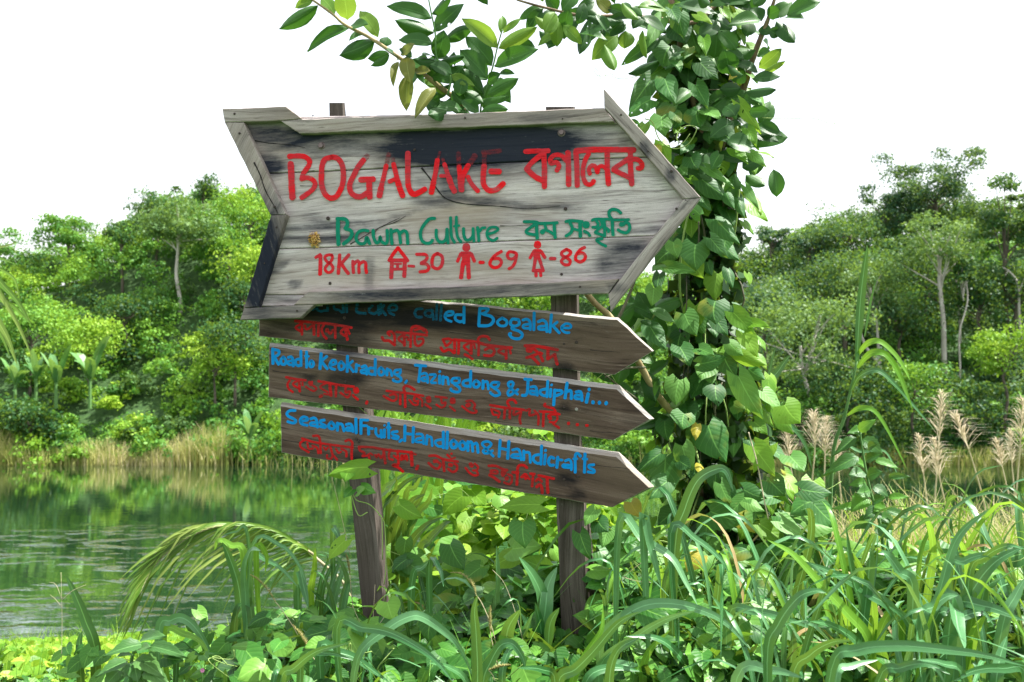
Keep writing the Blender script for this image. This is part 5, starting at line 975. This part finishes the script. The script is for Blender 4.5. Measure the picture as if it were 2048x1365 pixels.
# filler clumps built from a shared set of blades
r4 = random.Random(12); BV = {}
M['grass_dead'] = leaf_mat('dead_grass', (0.22, 0.15, 0.06), (0.34, 0.25, 0.11), (0.45, 0.36, 0.18), midrib=.3, trans=.25, stripe=.6)
for mk in ('grass', 'grass_bright', 'strap', 'grass_dead'):
    BV[mk] = []
    for k in range(5):
        h = [.55, .7, .45, .6, .8][k]; o = [.35, .5, .6, .2, .45][k]
        pts = [Vector((0, 0, -.05)), Vector((o*.12, .02*k, h*.45)), Vector((o*.4, .03*k, h*.85)), Vector((o*.8, .02*k, h*[.95, .9, .7, 1.1, .8][k])), Vector((o*1.2, .0, h*[.75, .55, .35, 1.15, .45][k]))]
        V, Q, U = blade_mesh(pts, [.031, .037, .027, .035, .026][k], face=Vector((-.8, -.3+.2*k, .6)), n=3)
        BV[mk].append(mesh_np('blade', [tuple(v) for v in V], Q, M[mk], uv=U, smooth_=True))
def filler(px, py, Y, nb, label, s=1.0, mks=('grass', 'grass', 'grass', 'strap', 'grass_bright')):
    b = P(px, py, Y); b.z = gz1(b.x, b.y); t = thing('grass_clump', b, label, 'grass clump', 'clumps of broad-bladed grass in the foreground')
    for k in range(nb):
        o = bpy.data.objects.new('blade', BV['grass_dead' if r4.random() < .07 else r4.choice(mks)][r4.randrange(5)]); ss = s*r4.uniform(.6, 1.15)
        o.matrix_basis = Matrix.Translation((r4.uniform(-.05, .05), r4.uniform(-.05, .05), 0)) @ Matrix.Rotation(r4.uniform(0, 6.28), 4, 'Z') @ Matrix.Rotation(r4.uniform(-.25, .2), 4, 'Y') @ Matrix.Scale(ss, 4)
        link(o, t)
GLABS = ['in front of the vine column near the bottom edge', 'between the vine foot and the bottom right clumps', 'in the middle of the right-hand thicket', 'against the right edge half way down', 'behind the dark arching clump', 'in the bottom right corner', 'just outside the lower right edge', 'at the bottom edge right of centre', 'under the point of the lowest board', 'below the serrated shrub', 'in front of the plume reeds at the right', 'highest at the right edge beside the dry grass', 'at the bottom edge under the dark arching clump', 'directly under the vine-covered trunk', 'left of the silvery clump', 'at the heart of the bottom right thicket', 'in the lower right between the silvery leaves', 'just right of the foot of the right post', 'behind the grass that arches over the creepers']
for (px, py, Y, s), gl_ in zip(((1460, 1330, 2.6, .6), (1560, 1260, 2.8, .6), (1850, 1230, 2.7, .65), (2000, 1180, 2.8, .65), (1650, 1200, 2.95, .55), (1960, 1360, 2.2, .55), (2080, 1250, 2.5, .6), (1540, 1380, 2.2, .5), (1300, 1290, 2.75, .5), (1780, 1160, 3.1, .55), (1930, 1120, 3.2, .6), (2060, 1080, 3.2, .6), (1830, 1400, 2.1, .5), (1400, 1300, 2.5, .5), (1700, 1300, 2.5, .55), (1600, 1330, 2.4, .5), (1900, 1290, 2.4, .55), (1240, 1330, 2.5, .45), (1350, 1250, 2.8, .45)), GLABS):
    filler(px, py, Y, 10, 'broad-bladed grass clump '+gl_, s)
for (px, py, Y, s), gl_ in zip(((830, 1290, 2.75, .4), (900, 1240, 3.1, .4), (1010, 1340, 2.7, .28), (720, 1350, 2.5, .38), (620, 1310, 2.8, .35)), ['right beside the foot of the left post', 'in the dark hollow between the posts', 'left of the foot of the right post', 'at the bottom edge below the left post', 'just left of the foot of the left post']):
    filler(px, py, Y, 9, 'small grass clump '+gl_, s)
# dark strap leaves and palm fan behind the left post
t = thing('palm_seedling', P(830, 1240, 3.5), 'dark strap-leaved young palm just right of the left post', 'palm'); t.location.z = gz1(t.location.x, t.location.y)
for s, w in (('400,560 480,430 560,370 640,330', 60), ('500,700 530,560 620,450 720,395', 62), ('600,640 640,540 720,450 770,420', 60), ('560,700 600,560 680,480 760,440', 56), ('640,700 720,560 790,520', 50), ('350,420 420,280 520,180 620,150', 40), ('340,360 400,240 470,150', 36), ('360,300 430,190 540,120', 40), ('380,500 420,360 470,250 560,210', 44), ('440,600 470,420 540,300 620,260', 50), ('480,640 560,400 640,300 660,220', 44), ('420,430 560,330 620,220 640,150', 36), ('530,760 500,600 420,470 380,440', 40), ('620,760 700,660 800,640', 44), ('400,330 440,240 450,160', 30), ('500,300 560,220 600,140', 34)):
    y0 = random.uniform(3.3, 3.6); tblade(t, BC, s, w, y0, y0-.1, 'strap', name='leaf')
# ---- the bright palm fronds behind the gap between the lowest boards
t = thing('palm_seedling', P(860, 1000, 4.2), 'sunlit palm leaves seen in the gap above the lowest board', 'palm'); t.location.z = gz1(t.location.x, t.location.y)
for k in range(16):
    x = 745+k*13+random.uniform(-6, 6); y0 = 4.0+random.uniform(-.2, .2)
    pts = [P(x-random.uniform(-20, 50), 1010, y0), P(x-random.uniform(0, 25), 920, y0), P(x, 850, y0), P(x+random.uniform(-10, 30), 805+random.uniform(0, 16), y0)]
    blade(t, pts, .035, M[GB], face=Vector((random.uniform(-.6, .6), -1, .2)), name='leaf')
# ---- arching coconut frond over the water
fr = [(1855, 640), (1800, 590), (1700, 520), (1600, 478), (1480, 450), (1300, 445), (1150, 490), (1030, 560), (930, 650), (860, 750), (815, 850)]
rz = [P(*c2(x, y, *BL), 3.55-.03*i) for i, (x, y) in enumerate(fr)]
fb = Vector((rz[0].x+.12, 3.65, 0)); fb.z = gz1(fb.x, fb.y)
t = thing('palm_frond', fb, 'arching coconut frond drooping over the water left of the left post', 'palm')
cr = catmull([fb-Vector((0, 0, .1)), (fb+rz[0])/2+Vector((.05, 0, .05))]+rz, 4); mb = MB(); tube(mb, cr, .007, .0018, 6); mb.build('rachis', M['strawstem'], t, True)
cr = cr[8:]; nL = 44
for k in range(nL):
    u = k/(nL-1); idx = u*(len(cr)-2); i = int(idx); p0 = cr[i].lerp(cr[i+1], idx-i); tg = (cr[i+1]-cr[i]).normalized()
    for sgn in (-1, 1):
        L = (.11+.17*math.sin(math.pi*min(1, .15+u*.8)))*random.uniform(.8, 1.15)*(1 if sgn < 0 else .8)
        if sgn < 0 and u < .62 and k % 2: L *= 1.35
        d0 = (tg*.45+Vector((-.35, -.3, -.42))).normalized() if (sgn < 0 and u < .62) else (tg*.95+Vector((-.10, -.35*sgn, -.15 if sgn < 0 else .12))).normalized()
        dr_ = random.uniform(.2, .75); pts = [p0, p0+d0*L*.35, p0+d0*L*.68+Vector((0, 0, -.22*dr_*L)), p0+d0*L*.9+Vector((-.02, 0, -dr_*L))]
        blade(t, pts, random.uniform(.009, .013), M['palm'], face=Vector((0, -1, .6)), name='leaflet', n=2, fold=.5)
# palm tips entering at the left edge
t = thing('palm_frond', P(-60, 620, 3.2), 'narrow palm leaflets hanging in at the left edge of the picture', 'palm')
PL = ((0, 340), 2.275)
for s, w in (('-160,330 -60,420 0,510 80,600 145,712', 26), ('-160,400 -60,480 0,565 80,700 150,862', 22), ('-140,560 -50,640 0,705 40,780 80,892', 30), ('-120,600 -40,700 10,760 45,850', 18), ('-120,360 -40,390 0,402 66,428', 16), ('-100,350 0,352 78,330', 12), ('-60,420 40,475 75,520 92,612', 10), ('-100,520 0,590 60,620 140,700', 18), ('-120,480 -20,500 70,580 140,690', 16)):
    pts = [P(*c2(*(float(a) for a in q.split(',')), *PL), 3.2-.02*i) for i, q in enumerate(s.split())]; blade(t, pts, w/2.275/F*3.2*1.2, M['palm'], face=Vector((0, -1, .5)), name='leaflet', n=4)
mb = MB(); tube(mb, [P(-90, 700, 3.2), P(-70, 560, 3.2), P(-72, 450, 3.2)], .01, .006, 6); mb.build('rachis', M['stemgreen'], t, True)
# ---- tall reed at the right
RR = ((1480, 260), 2.007)
b = P(1655, 1010, 3.4); b.z = gz1(b.x, b.y)
t = thing('tall_reed', b, 'tall reed with one upright blade and arching leaves right of the tree', 'reed')
mb = MB(); tube(mb, catmull([b, P(1664, 928, 3.38), P(1689, 833, 3.36), P(1714, 723, 3.34)], 5), .008, .004, 6); mb.build('stem', M['stemgreen'], t, True)
for s, w, mk in (('468,935 482,700 498,560 512,463', 38, 'grass'), ('500,830 522,700 546,600', 12, 'grass'), ('470,905 508,860 560,850 620,900 660,960 682,1005', 26, GB), ('470,955 520,900 580,900 630,965 665,1050 692,1120', 30, GB), ('448,1045 480,990 550,966 620,1022 700,1112 778,1203', 24, 'grass'), ('432,1145 480,1118 540,1130 600,1220 672,1368', 22, GB), ('400,1240 480,1290 580,1290 640,1400', 14, 'grass')):
    pts = [P(*c2(*(float(a) for a in q.split(',')), *RR), 3.34-.015*i) for i, q in enumerate(s.split())]; blade(t, pts, w/2.007/F*3.34, M[mk], face=Vector((.2, -1, .35)), name='blade')
b = P(1545, 1010, 3.6); b.z = gz1(b.x, b.y); t = thing('tall_reed', b, 'pair of pale reed blades rising behind the right side of the vine', 'reed')
for s, w in (('90,1300 100,1060 125,940 143,868', 16), ('100,1300 110,1050 160,960 202,902', 36), ('60,1400 90,1180 180,1190 270,1218', 10), ('150,1140 200,1180 260,1260 290,1365', 22)):
    pts = [P(*c2(*(float(a) for a in q.split(',')), *RR), 3.6) for q in s.split()]; blade(t, pts, w/2.007/F*3.6, M['grass'], face=Vector((.1, -1, .3)), name='blade')
# ---- serrated shrub
b = P(1765, 1090, 3.2); b.z = gz1(b.x, b.y); t = thing('serrated_shrub', b, 'dark upright nettle-like plant with toothed leaves in front of the plumes', 'shrub')
mb = MB(); tube(mb, catmull([b, P(1765, 1080, 3.2), P(1740, 980, 3.2), P(1728, 920, 3.2), P(1718, 850, 3.2)], 5), .006, .0025, 6); mb.build('stem', M['stemgreen'], t, True)
for (bx, by, tx, ty, w, *_) in [(1210, 190, 1283, 138, 46), (1230, 232, 1328, 292, 66), (1190, 222, 1088, 302, 44), (1200, 312, 1048, 382, 60), (1240, 330, 1310, 290, 50), (1290, 330, 1402, 362, 46), (1230, 382, 1165, 392, 60), (1250, 402, 1315, 380, 60), (1350, 405, 1452, 403, 32), (1240, 432, 1175, 438, 46), (1280, 450, 1352, 492, 56), (1240, 500, 1175, 555, 78), (1270, 520, 1330, 500, 50), (1350, 502, 1445, 495, 34), (1200, 552, 1098, 540, 40), (1340, 562, 1455, 602, 44), (1300, 590, 1385, 612, 56), (1260, 602, 1190, 645, 60), (1290, 640, 1360, 690, 60), (1300, 700, 1230, 720, 60), (1220, 180, 1160, 200, 40), (1250, 270, 1290, 250, 44), (1235, 350, 1180, 330, 50), (1260, 470, 1200, 480, 54), (1310, 620, 1370, 650, 60), (1300, 560, 1240, 590, 66), (1280, 540, 1340, 560, 60)]:
    y0 = 3.2+random.uniform(-.04, .04); put_leaf(t, P(*c2(bx, by, *BD), y0), P(*c2(tx, ty, *BD), y0-.03), w/2.334/F*3.2*1.2, 'nettle', normal=(random.uniform(-.3, .3), -1, random.uniform(.3, 1)))
# ---- low broad-leaved herb at the bottom left
b = P(262, 1400, 2.6); b.z = gz1(b.x, b.y); t = thing('broad_leaved_herb', b, 'low hairy herb with large veined leaves at the bottom left', 'herb')
mb = MB(); tube(mb, catmull([b, P(262, 1340, 2.58), P(270, 1300, 2.56), P(280, 1285, 2.55)], 4), .006, .003, 6); mb.build('stem', M['stemgreen'], t, True)
for (bx, by, tx, ty, w) in [(825, 1140, 608, 1172, 100), (820, 1115, 960, 1072, 96), (740, 1235, 556, 1312, 90), (760, 1250, 640, 1368, 130), (800, 1225, 955, 1312, 112), (880, 1150, 1090, 1195, 84), (780, 1240, 800, 1350, 110), (780, 1200, 700, 1180, 80), (800, 1180, 870, 1140, 80), (760, 1270, 860, 1370, 100), (700, 1290, 600, 1380, 90), (850, 1290, 990, 1370, 100)]:
    y0 = 2.56+random.uniform(-.03, .03); put_leaf(t, P(*c2(bx, by, *BL), y0), P(*c2(tx, ty, *BL), y0-.05), w/2.926/F*2.56*1.1, 'herb', normal=(random.uniform(-.2, .2), -.7, 1))
# ---- foxtail seed heads
def foxtail(label, stem, head, Y):
    b = P(*stem[0], Y); t = thing('foxtail_stalk', b, label, 'seed head'); mb = MB(); tube(mb, catmull([P(x, y, Y) for x, y in stem+[head[0]]], 4), .0012, None, 4); mb.build('stem', M['strawstem'], t, True)
    c = catmull([P(x, y, Y) for x, y in head], 8); V = []; Q = []
    for i in range(520):
        u = random.random()*(len(c)-1.01); k = int(u); p = c[k].lerp(c[k+1], u-k); q = math.sin(math.pi*min(1, .12+.88*u/len(c)))
        a = random.uniform(0, 6.28); d = Vector((math.cos(a), math.sin(a), random.uniform(-.3, .8))); r_ = .0055*q; s = Vector((-d.y, d.x, .2)).normalized()*.0008
        V += [p+d*r_*.2-s, p+d*r_*.2+s, p+d*r_*random.uniform(1, 1.7)+Vector((0, 0, .002))]; Q.append((3*i, 3*i+1, 3*i+2))
    obj_np('seed_head', [tuple(v) for v in V], Q, M['dry'], t, var=np.random.default_rng(1).uniform(0, .6, len(Q)))
foxtail('arched yellow foxtail head right of the left post', [(1000, 1330), (985, 1260), (965, 1210)], [(952, 1190), (945, 1170), (925, 1150), (900, 1146)], 2.6)
foxtail('upright pale foxtail head at the bottom centre', [(1000, 1350), (990, 1310), (982, 1275)], [(981, 1264), (979, 1240), (981, 1212)], 2.5)
foxtail('brown foxtail head in front of the palm frond', [(620, 1320), (590, 1260), (560, 1215)], [(551, 1205), (535, 1180), (515, 1160), (500, 1150)], 2.7)
foxtail('slanting foxtail head low left of the left post', [(650, 1360), (635, 1330)], [(620, 1305), (605, 1275), (585, 1250)], 2.5)
foxtail('small foxtail head lying at the bottom edge of the centre', [(990, 1362), (985, 1350)], [(978, 1342), (1000, 1334), (1022, 1331)], 2.3)
foxtail('foxtail head left of the left post above the grass', [(712, 1260), (704, 1200)], [(700, 1150), (696, 1125), (692, 1108)], 3.0)
foxtail('foxtail head between the tree and the reed', [(1640, 1130), (1648, 1110)], [(1652, 1100), (1660, 1085), (1668, 1070)], 2.9)
# ---- thin branching grass spikes
def spike(label, paths, Y):
    b = P(*paths[0][0], Y); t = thing('grass_spike', b, label, 'grass spike')
    for p_ in paths: mb = MB(); tube(mb, catmull([P(x, y, Y) for x, y in p_], 4), .0009, .0005, 4); mb.build('stem', M['strawstem'], t, True)
spike('thin branching grass spike in front of the lake at the left', [[(123, 1320), (124, 1240), (122, 1145)], [(124, 1200), (112, 1170), (98, 1165)], [(124, 1200), (145, 1182), (172, 1170)], [(124, 1215), (110, 1198), (100, 1190)]], 2.9)
spike('thin pale grass spike at the foot of the left post', [[(735, 1300), (745, 1250), (750, 1170)], [(738, 1275), (765, 1240), (785, 1205)], [(738, 1280), (715, 1235), (705, 1210)]], 2.65)
spike('forked pale grass spike at the foot of the right post', [[(1218, 1230), (1235, 1180), (1248, 1155), (1290, 1120)], [(1235, 1180), (1230, 1140), (1228, 1115)], [(1248, 1155), (1270, 1162), (1300, 1165)]], 2.6)
spike('long thin straw stem crossing the middle foreground', [[(1060, 1340), (1035, 1240), (1010, 1170), (985, 1140)]], 2.6)
spike('slender grass stem bending beside the left post', [[(700, 1110), (680, 1020), (665, 960), (655, 930)]], 2.9)
# ---- plume grasses on the right
b0 = None
def plume(label, top, mid, base, Y, s=1.0):
    b = P(*base, Y); gzv = gz1(b.x, b.y); b = Vector((b.x, b.y, min(b.z, gzv+.0))); t = thing('plume_reed', b, label, 'plume grass', 'plume grasses at the water edge on the right')
    st = [b, P(*base, Y), P(*mid, Y), P(*top, Y)]; mb = MB(); tube(mb, catmull(st, 4), .007, .003, 5); mb.build('stem', M['strawstem'], t, True)
    a_, c_ = P(*mid, Y), P(*top, Y); ax = (c_-a_); rg = np.random.default_rng(int(top[0])); V = []; Q = []; k = 0
    for i in range(130):
        u = rg.random()**.8; p = a_.lerp(c_, u); an = rg.uniform(0, 6.28); L = s*(.17*(1-u)**.7+.05)*rg.uniform(.4, 1.2)
        sp_ = rg.uniform(.25, .95); d = Vector((math.cos(an)*sp_, math.sin(an)*sp_, .8)).normalized(); e = Vector((math.cos(an)*.9+.2, math.sin(an)*.9, -.35))
        p1 = p+d*L*.55; p2 = p1+(d*.35+e*.65)*L*.5; sd = Vector((-math.sin(an), math.cos(an), .3))*.0008+Vector((.0009, 0, 0))
        V += [p-sd, p+sd, p1+sd*1.6, p1-sd*1.6, p2+sd*.4, p2-sd*.4]; Q += [(k, k+1, k+2, k+3), (k+3, k+2, k+4, k+5)]; k += 6
    obj_np('plume', [tuple(v) for v in V], Q, M['plume'], t, var=rg.random(len(Q)))
plume('tallest pale plume rising against the dark trees', (1884, 785), (1878, 885), (1868, 1040), 6.4)
plume('leaning plume right of the tallest plume', (1908, 828), (1938, 900), (1975, 1040), 6.6)
plume('plume left of the tallest plume with a bent stalk', (1838, 872), (1848, 955), (1858, 1045), 6.2, .9)
plume('low wide plume just left of the tallest one', (1868, 880), (1880, 960), (1898, 1050), 6.1, .9)
plume('plume nearest the vine column', (1570, 845), (1580, 925), (1592, 1010), 6.5, .8)
plume('bright plume under the bare white trunk', (1628, 825), (1630, 900), (1622, 1000), 6.3)
plume('second plume under the bare white trunk', (1652, 838), (1650, 915), (1648, 1010), 6.7, .9)
plume('plume at the right edge of the picture', (2046, 800), (2040, 900), (2030, 1030), 6.5)
plume('faint plume second from the right edge', (1992, 880), (2006, 940), (2026, 1040), 7.0, .8)
plume('small far plume beside the water on the right', (2020, 860), (2024, 930), (2030, 1010), 7.4, .7)
plume('short plume left of the serrated plant', (1672, 880), (1678, 950), (1684, 1030), 6.2, .7)
# ---- dry grass stand (uncountable)
r = np.random.default_rng(9)
def stand(n, x0, x1, y0, y1, h0, h1, wid, mat, mean, lean=.5, name='dry_grass'):
    cx = r.uniform(x0, x1, n); cy = r.uniform(y0, y1, n); kp = ~((cy < 2.85) & (np.abs(cx/cy-.061) < .03)); cx, cy = cx[kp], cy[kp]; n = len(cx); V, Q = blades_cloud(cx, cy, gz(cx, cy)-.02, r.uniform(h0, h1, n), wid, r.uniform(.1, lean, n), r, 3)
    tag(obj_np(name, V, Q, M[mat], var=np.tile(np.clip(r.normal(mean, .28, n), 0, 1), 3)), kind='stuff')
stand(4200, 1.5, 4.6, 5.0, 7.6, .15, .60, .009, 'dry', .6, .9)
stand(1800, 1.5, 4.8, 4.6, 7.6, .15, .55, .014, 'cover_sun', .5, .9, 'sunlit_grass')
# ---- ground cover of small creeper leaves (uncountable), sun-tinted on the open bank, mounded between the posts
def cover(n, x0, x1, y0, y1, hfun, size, mat, mean, name='ground_cover', hi=False, pw=.6):
    cx = r.uniform(x0, x1, n); cy = r.uniform(y0, y1, n); hh = hfun(cx, cy); keep = hh > 0; cx, cy, hh = cx[keep], cy[keep], hh[keep]; n = len(cx)
    hh = hh*(1-.92*np.exp(-((cx/cy-.061)/.045)**2)*(cy < 2.85))*(1-.85*np.exp(-((cx/cy+.137)/.035)**2)*(cy < 2.85))
    cz = gz(cx, cy)+hh*r.uniform(.1, 1.0, n)**pw; L = (r.uniform(.55, 1.35, n)*size)[:, None, None]
    a = r.normal(size=(n, 3)); a[:, 2] = a[:, 2]*.35-.35; a /= np.linalg.norm(a, axis=1)[:, None]
    nn = r.normal(size=(n, 3))*.55+np.array([0, -.35, 1.0]); nn -= (nn*a).sum(1)[:, None]*a; nn /= np.linalg.norm(nn, axis=1)[:, None]; b = np.cross(a, nn)
    rows = [0, .3, .62, 1] if not hi else [0, .14, .32, .52, .74, 1]; cols = 3 if not hi else 5; T_ = []; U_ = []
    for t in rows:
        for s_ in np.linspace(-1, 1, cols): w = hw(t); T_.append((s_*w, t-.26*abs(s_)**1.3*(1-t)**3, .10*abs(s_)*2*w-.16*t*t)); U_.append((s_*.5+.5, t))
    T_ = np.array(T_); c = np.stack([cx, cy, cz], 1)[:, None, :]
    V = (c+L*(T_[None, :, 0:1]*b[:, None, :]+T_[None, :, 1:2]*a[:, None, :]+T_[None, :, 2:3]*nn[:, None, :])).reshape(-1, 3)
    q = np.array([(i*cols+j, i*cols+j+1, (i+1)*cols+j+1, (i+1)*cols+j) for i in range(len(rows)-1) for j in range(cols-1)])
    Q = (np.arange(n)[:, None, None]*len(T_)+q[None]).reshape(-1, 4)
    va = np.clip(r.normal(mean, .25, n)+.18*np.sin(cx*3.1)*np.cos(cy*2.7), 0, 1)
    tag(obj_np(name, V, Q, M[mat], var=np.repeat(va, len(q)), uv=np.tile(np.array(U_), (n, 1)), smooth_=True), kind='stuff')
bump = lambda x, y: .5+.5*np.sin(x*5.3+np.sin(y*3.1)*2)*np.cos(y*4.1+x)
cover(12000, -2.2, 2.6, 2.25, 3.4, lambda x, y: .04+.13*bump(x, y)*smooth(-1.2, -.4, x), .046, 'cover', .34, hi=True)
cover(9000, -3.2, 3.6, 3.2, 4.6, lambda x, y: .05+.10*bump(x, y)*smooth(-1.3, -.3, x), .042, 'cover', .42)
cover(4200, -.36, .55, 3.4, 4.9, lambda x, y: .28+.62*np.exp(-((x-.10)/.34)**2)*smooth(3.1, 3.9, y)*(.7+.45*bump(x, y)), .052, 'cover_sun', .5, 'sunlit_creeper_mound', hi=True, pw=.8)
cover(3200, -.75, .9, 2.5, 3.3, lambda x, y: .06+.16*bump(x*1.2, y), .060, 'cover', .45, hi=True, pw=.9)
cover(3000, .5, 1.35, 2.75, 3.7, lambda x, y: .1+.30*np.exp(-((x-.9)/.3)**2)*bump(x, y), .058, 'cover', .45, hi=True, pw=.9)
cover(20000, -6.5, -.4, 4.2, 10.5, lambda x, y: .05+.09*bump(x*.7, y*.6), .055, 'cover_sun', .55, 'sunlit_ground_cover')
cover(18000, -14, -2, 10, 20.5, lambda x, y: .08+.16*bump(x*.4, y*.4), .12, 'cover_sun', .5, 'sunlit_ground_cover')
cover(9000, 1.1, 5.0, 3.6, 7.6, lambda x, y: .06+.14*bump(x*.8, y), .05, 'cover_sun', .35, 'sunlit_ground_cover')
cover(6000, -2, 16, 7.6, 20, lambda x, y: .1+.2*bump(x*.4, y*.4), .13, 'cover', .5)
stand(2600, -1.7, 2.4, 2.3, 3.5, .05, .24, .0045, 'cover', .6, .9, 'thin_grass')
stand(2500, -4, -.4, 4.2, 8, .05, .25, .007, 'cover_sun', .5, .9, 'sunlit_grass')
# ---- creeping vines whose leaves can be picked out
def creeper(label, region, Y, n, size, mks=('creeper', 'creeper', 'heart'), tips=-.5, name='creeping_vine', top=None):
    x0, y0, x1, y1 = region; b = P((x0+x1)/2, y1, (Y[0]+Y[1])/2); b.z = gz1(b.x, b.y); t = thing(name, b, label, 'vine', 'leafy creepers in the undergrowth')
    for k in range(n):
        px, py = r4.uniform(x0, x1), r4.uniform(y0, y1); yy = r4.uniform(*Y); p = P(px, py, yy); L = size*r4.uniform(.6, 1.3)
        a = r4.uniform(0, 6.28); d = Vector((math.cos(a), -.35+.3*math.sin(a), r4.uniform(-.9, .25))).normalized()
        put_leaf(t, p, p+d*L, L*r4.uniform(.8, .98), r4.choice(mks), normal=(r4.uniform(-.5, .5), -.8, r4.uniform(.5, 1.3)), rnd=r4)
    for k in range(max(2, n//14)):
        px, py = r4.uniform(x0, x1), r4.uniform(y0, y1); yy = r4.uniform(*Y); pts = [P(px, py, yy)]
        for j in range(4): px += r4.uniform(-45, 45); py += r4.uniform(-18, 40); pts.append(P(px, py, yy+r4.uniform(-.03, .03)))
        mb = MB(); tube(mb, catmull(pts, 4), .0013, None, 4); mb.build('runner', M['tendril'], t, True)
creeper('leafy creeper heaped at the foot of the left post', (640, 1235, 900, 1320), (2.55, 2.85), 58, .075)
creeper('leafy creeper along the bottom edge left of centre', (440, 1280, 700, 1365), (2.35, 2.75), 56, .055)
creeper('leafy creeper climbing around the foot of the right post', (1180, 1040, 1300, 1290), (2.7, 3.0), 54, .075)
creeper('leafy creeper spreading at the foot of the vine-covered tree', (1270, 1090, 1520, 1240), (2.75, 3.1), 80, .075)
creeper('leafy creeper spilling right of the vine-covered tree', (1480, 960, 1640, 1130), (2.9, 3.3), 60, .085, ('creeper', 'heart_bright', 'heart'))
creeper('sunlit creeper between the two posts under the lowest board', (800, 950, 1120, 1090), (3.5, 4.2), 90, .085, ('heart_bright', 'creeper', 'heart_bright'))
creeper('creeper with pale leaves in the dark hollow between the posts', (780, 1080, 1110, 1230), (3.0, 3.5), 80, .08, ('creeper', 'heart', 'creeper', 'heart_bright'))
creeper('low creeper at the bottom edge between the posts', (760, 1290, 1090, 1365), (2.4, 2.7), 60, .065)
creeper('creeper tangled among the grass at the bottom right', (1260, 1200, 1620, 1365), (2.3, 2.8), 80, .065)
creeper('creeper leaves under the tall grass at the right edge', (1640, 1090, 2048, 1250), (2.9, 3.4), 80, .08)
creeper('creeper on the bank in front of the palm frond', (380, 1220, 640, 1300), (2.8, 3.2), 60, .05)
creeper('thin creeper at the far bottom left corner', (120, 1290, 420, 1365), (2.6, 3.0), 46, .045)
# hand-placed single leaves near the posts
t = thing('creeping_vine', P(760, 1160, 2.75), 'slender vine looping over the left post', 'vine', 'leafy creepers in the undergrowth')
for pts in ([(703, 975), (712, 1000), (740, 1010), (765, 1038), (770, 1060), (772, 1130), (768, 1170)], [(757, 1030), (764, 1040), (765, 1120)], [(700, 980), (716, 1030), (735, 1025)]):
    mb = MB(); tube(mb, catmull([P(x, y, 2.79) for x, y in pts], 4), .0016, None, 5); mb.build('runner', M['tendril'], t, True)
for bx, by, tx, ty, w, mk in ((722, 972, 748, 982, 26, 'creeper'), (704, 980, 688, 995, 20, 'creeper'), (735, 935, 655, 944, 46, HB), (700, 938, 690, 962, 34, HB), (800, 1010, 843, 1032, 38, HB), (690, 1082, 655, 1118, 34, HB), (715, 985, 730, 975, 22, 'creeper')):
    put_leaf(t, P(bx, by, 2.78), P(tx, ty, 2.75), w/F*2.78, mk, normal=(random.uniform(-.2, .2), -1, .6))
t = thing('creeping_vine', P(1190, 1200, 2.8), 'vine with grey-green heart leaves hanging beside the right post', 'vine', 'leafy creepers in the undergrowth')
for bx, by, tx, ty, w, mk in ((1046, 1045, 1052, 1095, 58, 'heart'), (1160, 1068, 1182, 1118, 38, 'creeper'), (1195, 1040, 1215, 1060, 42, 'heart'), (1215, 1060, 1205, 1095, 34, 'heart'), (775, 1205, 785, 1240, 52, 'creeper'), (865, 1232, 855, 1285, 50, 'creeper'), (1080, 1010, 1000, 1012, 40, HB), (1190, 1020, 1170, 1050, 30, 'heart'), (1400, 1110, 1375, 1140, 44, HY), (1140, 1310, 1120, 1345, 60, 'creeper'), (1080, 1318, 1100, 1350, 70, 'heart')):
    yy = 2.72 if by < 1150 else 2.55; put_leaf(t, P(bx, by, yy), P(tx, ty, yy-.03), w/F*yy, mk, normal=(random.uniform(-.2, .2), -1, .5))
tendril([(1052, 1040), (1060, 1010), (1072, 985), (1076, 1000)], 2.9, .0012, t, 'runner')
# small pink flowers
for x, y, lab in ((405, 1341, 'tiny pink flower beside the low herb'), (576, 1339, 'tiny pink flower left of its close neighbour at the bottom edge'), (592, 1341, 'tiny pink flower right of its close neighbour at the bottom edge')):
    p = P(x, y, 2.4); t = thing('pink_flower', p, lab, 'flower'); mb = MB()
    for k in range(6):
        a = k*1.05; d = Vector((math.cos(a), -.2, math.sin(a)))*.006; s = Vector((-math.sin(a), 0, math.cos(a)))*.003
        mb.add([p, p+d*.6+s, p+d, p+d*.6-s, ], [(0, 1, 2, 3)])
    if 'pink' not in M: M['pink'] = plain('pink_petal', (0.65, 0.22, 0.42), .6)
    mb.build('petals', M['pink'], t); mb = MB(); tube(mb, [p, p-Vector((.002, -.01, .05))], .0008, None, 4); mb.build('stem', M['stemgreen'], t)
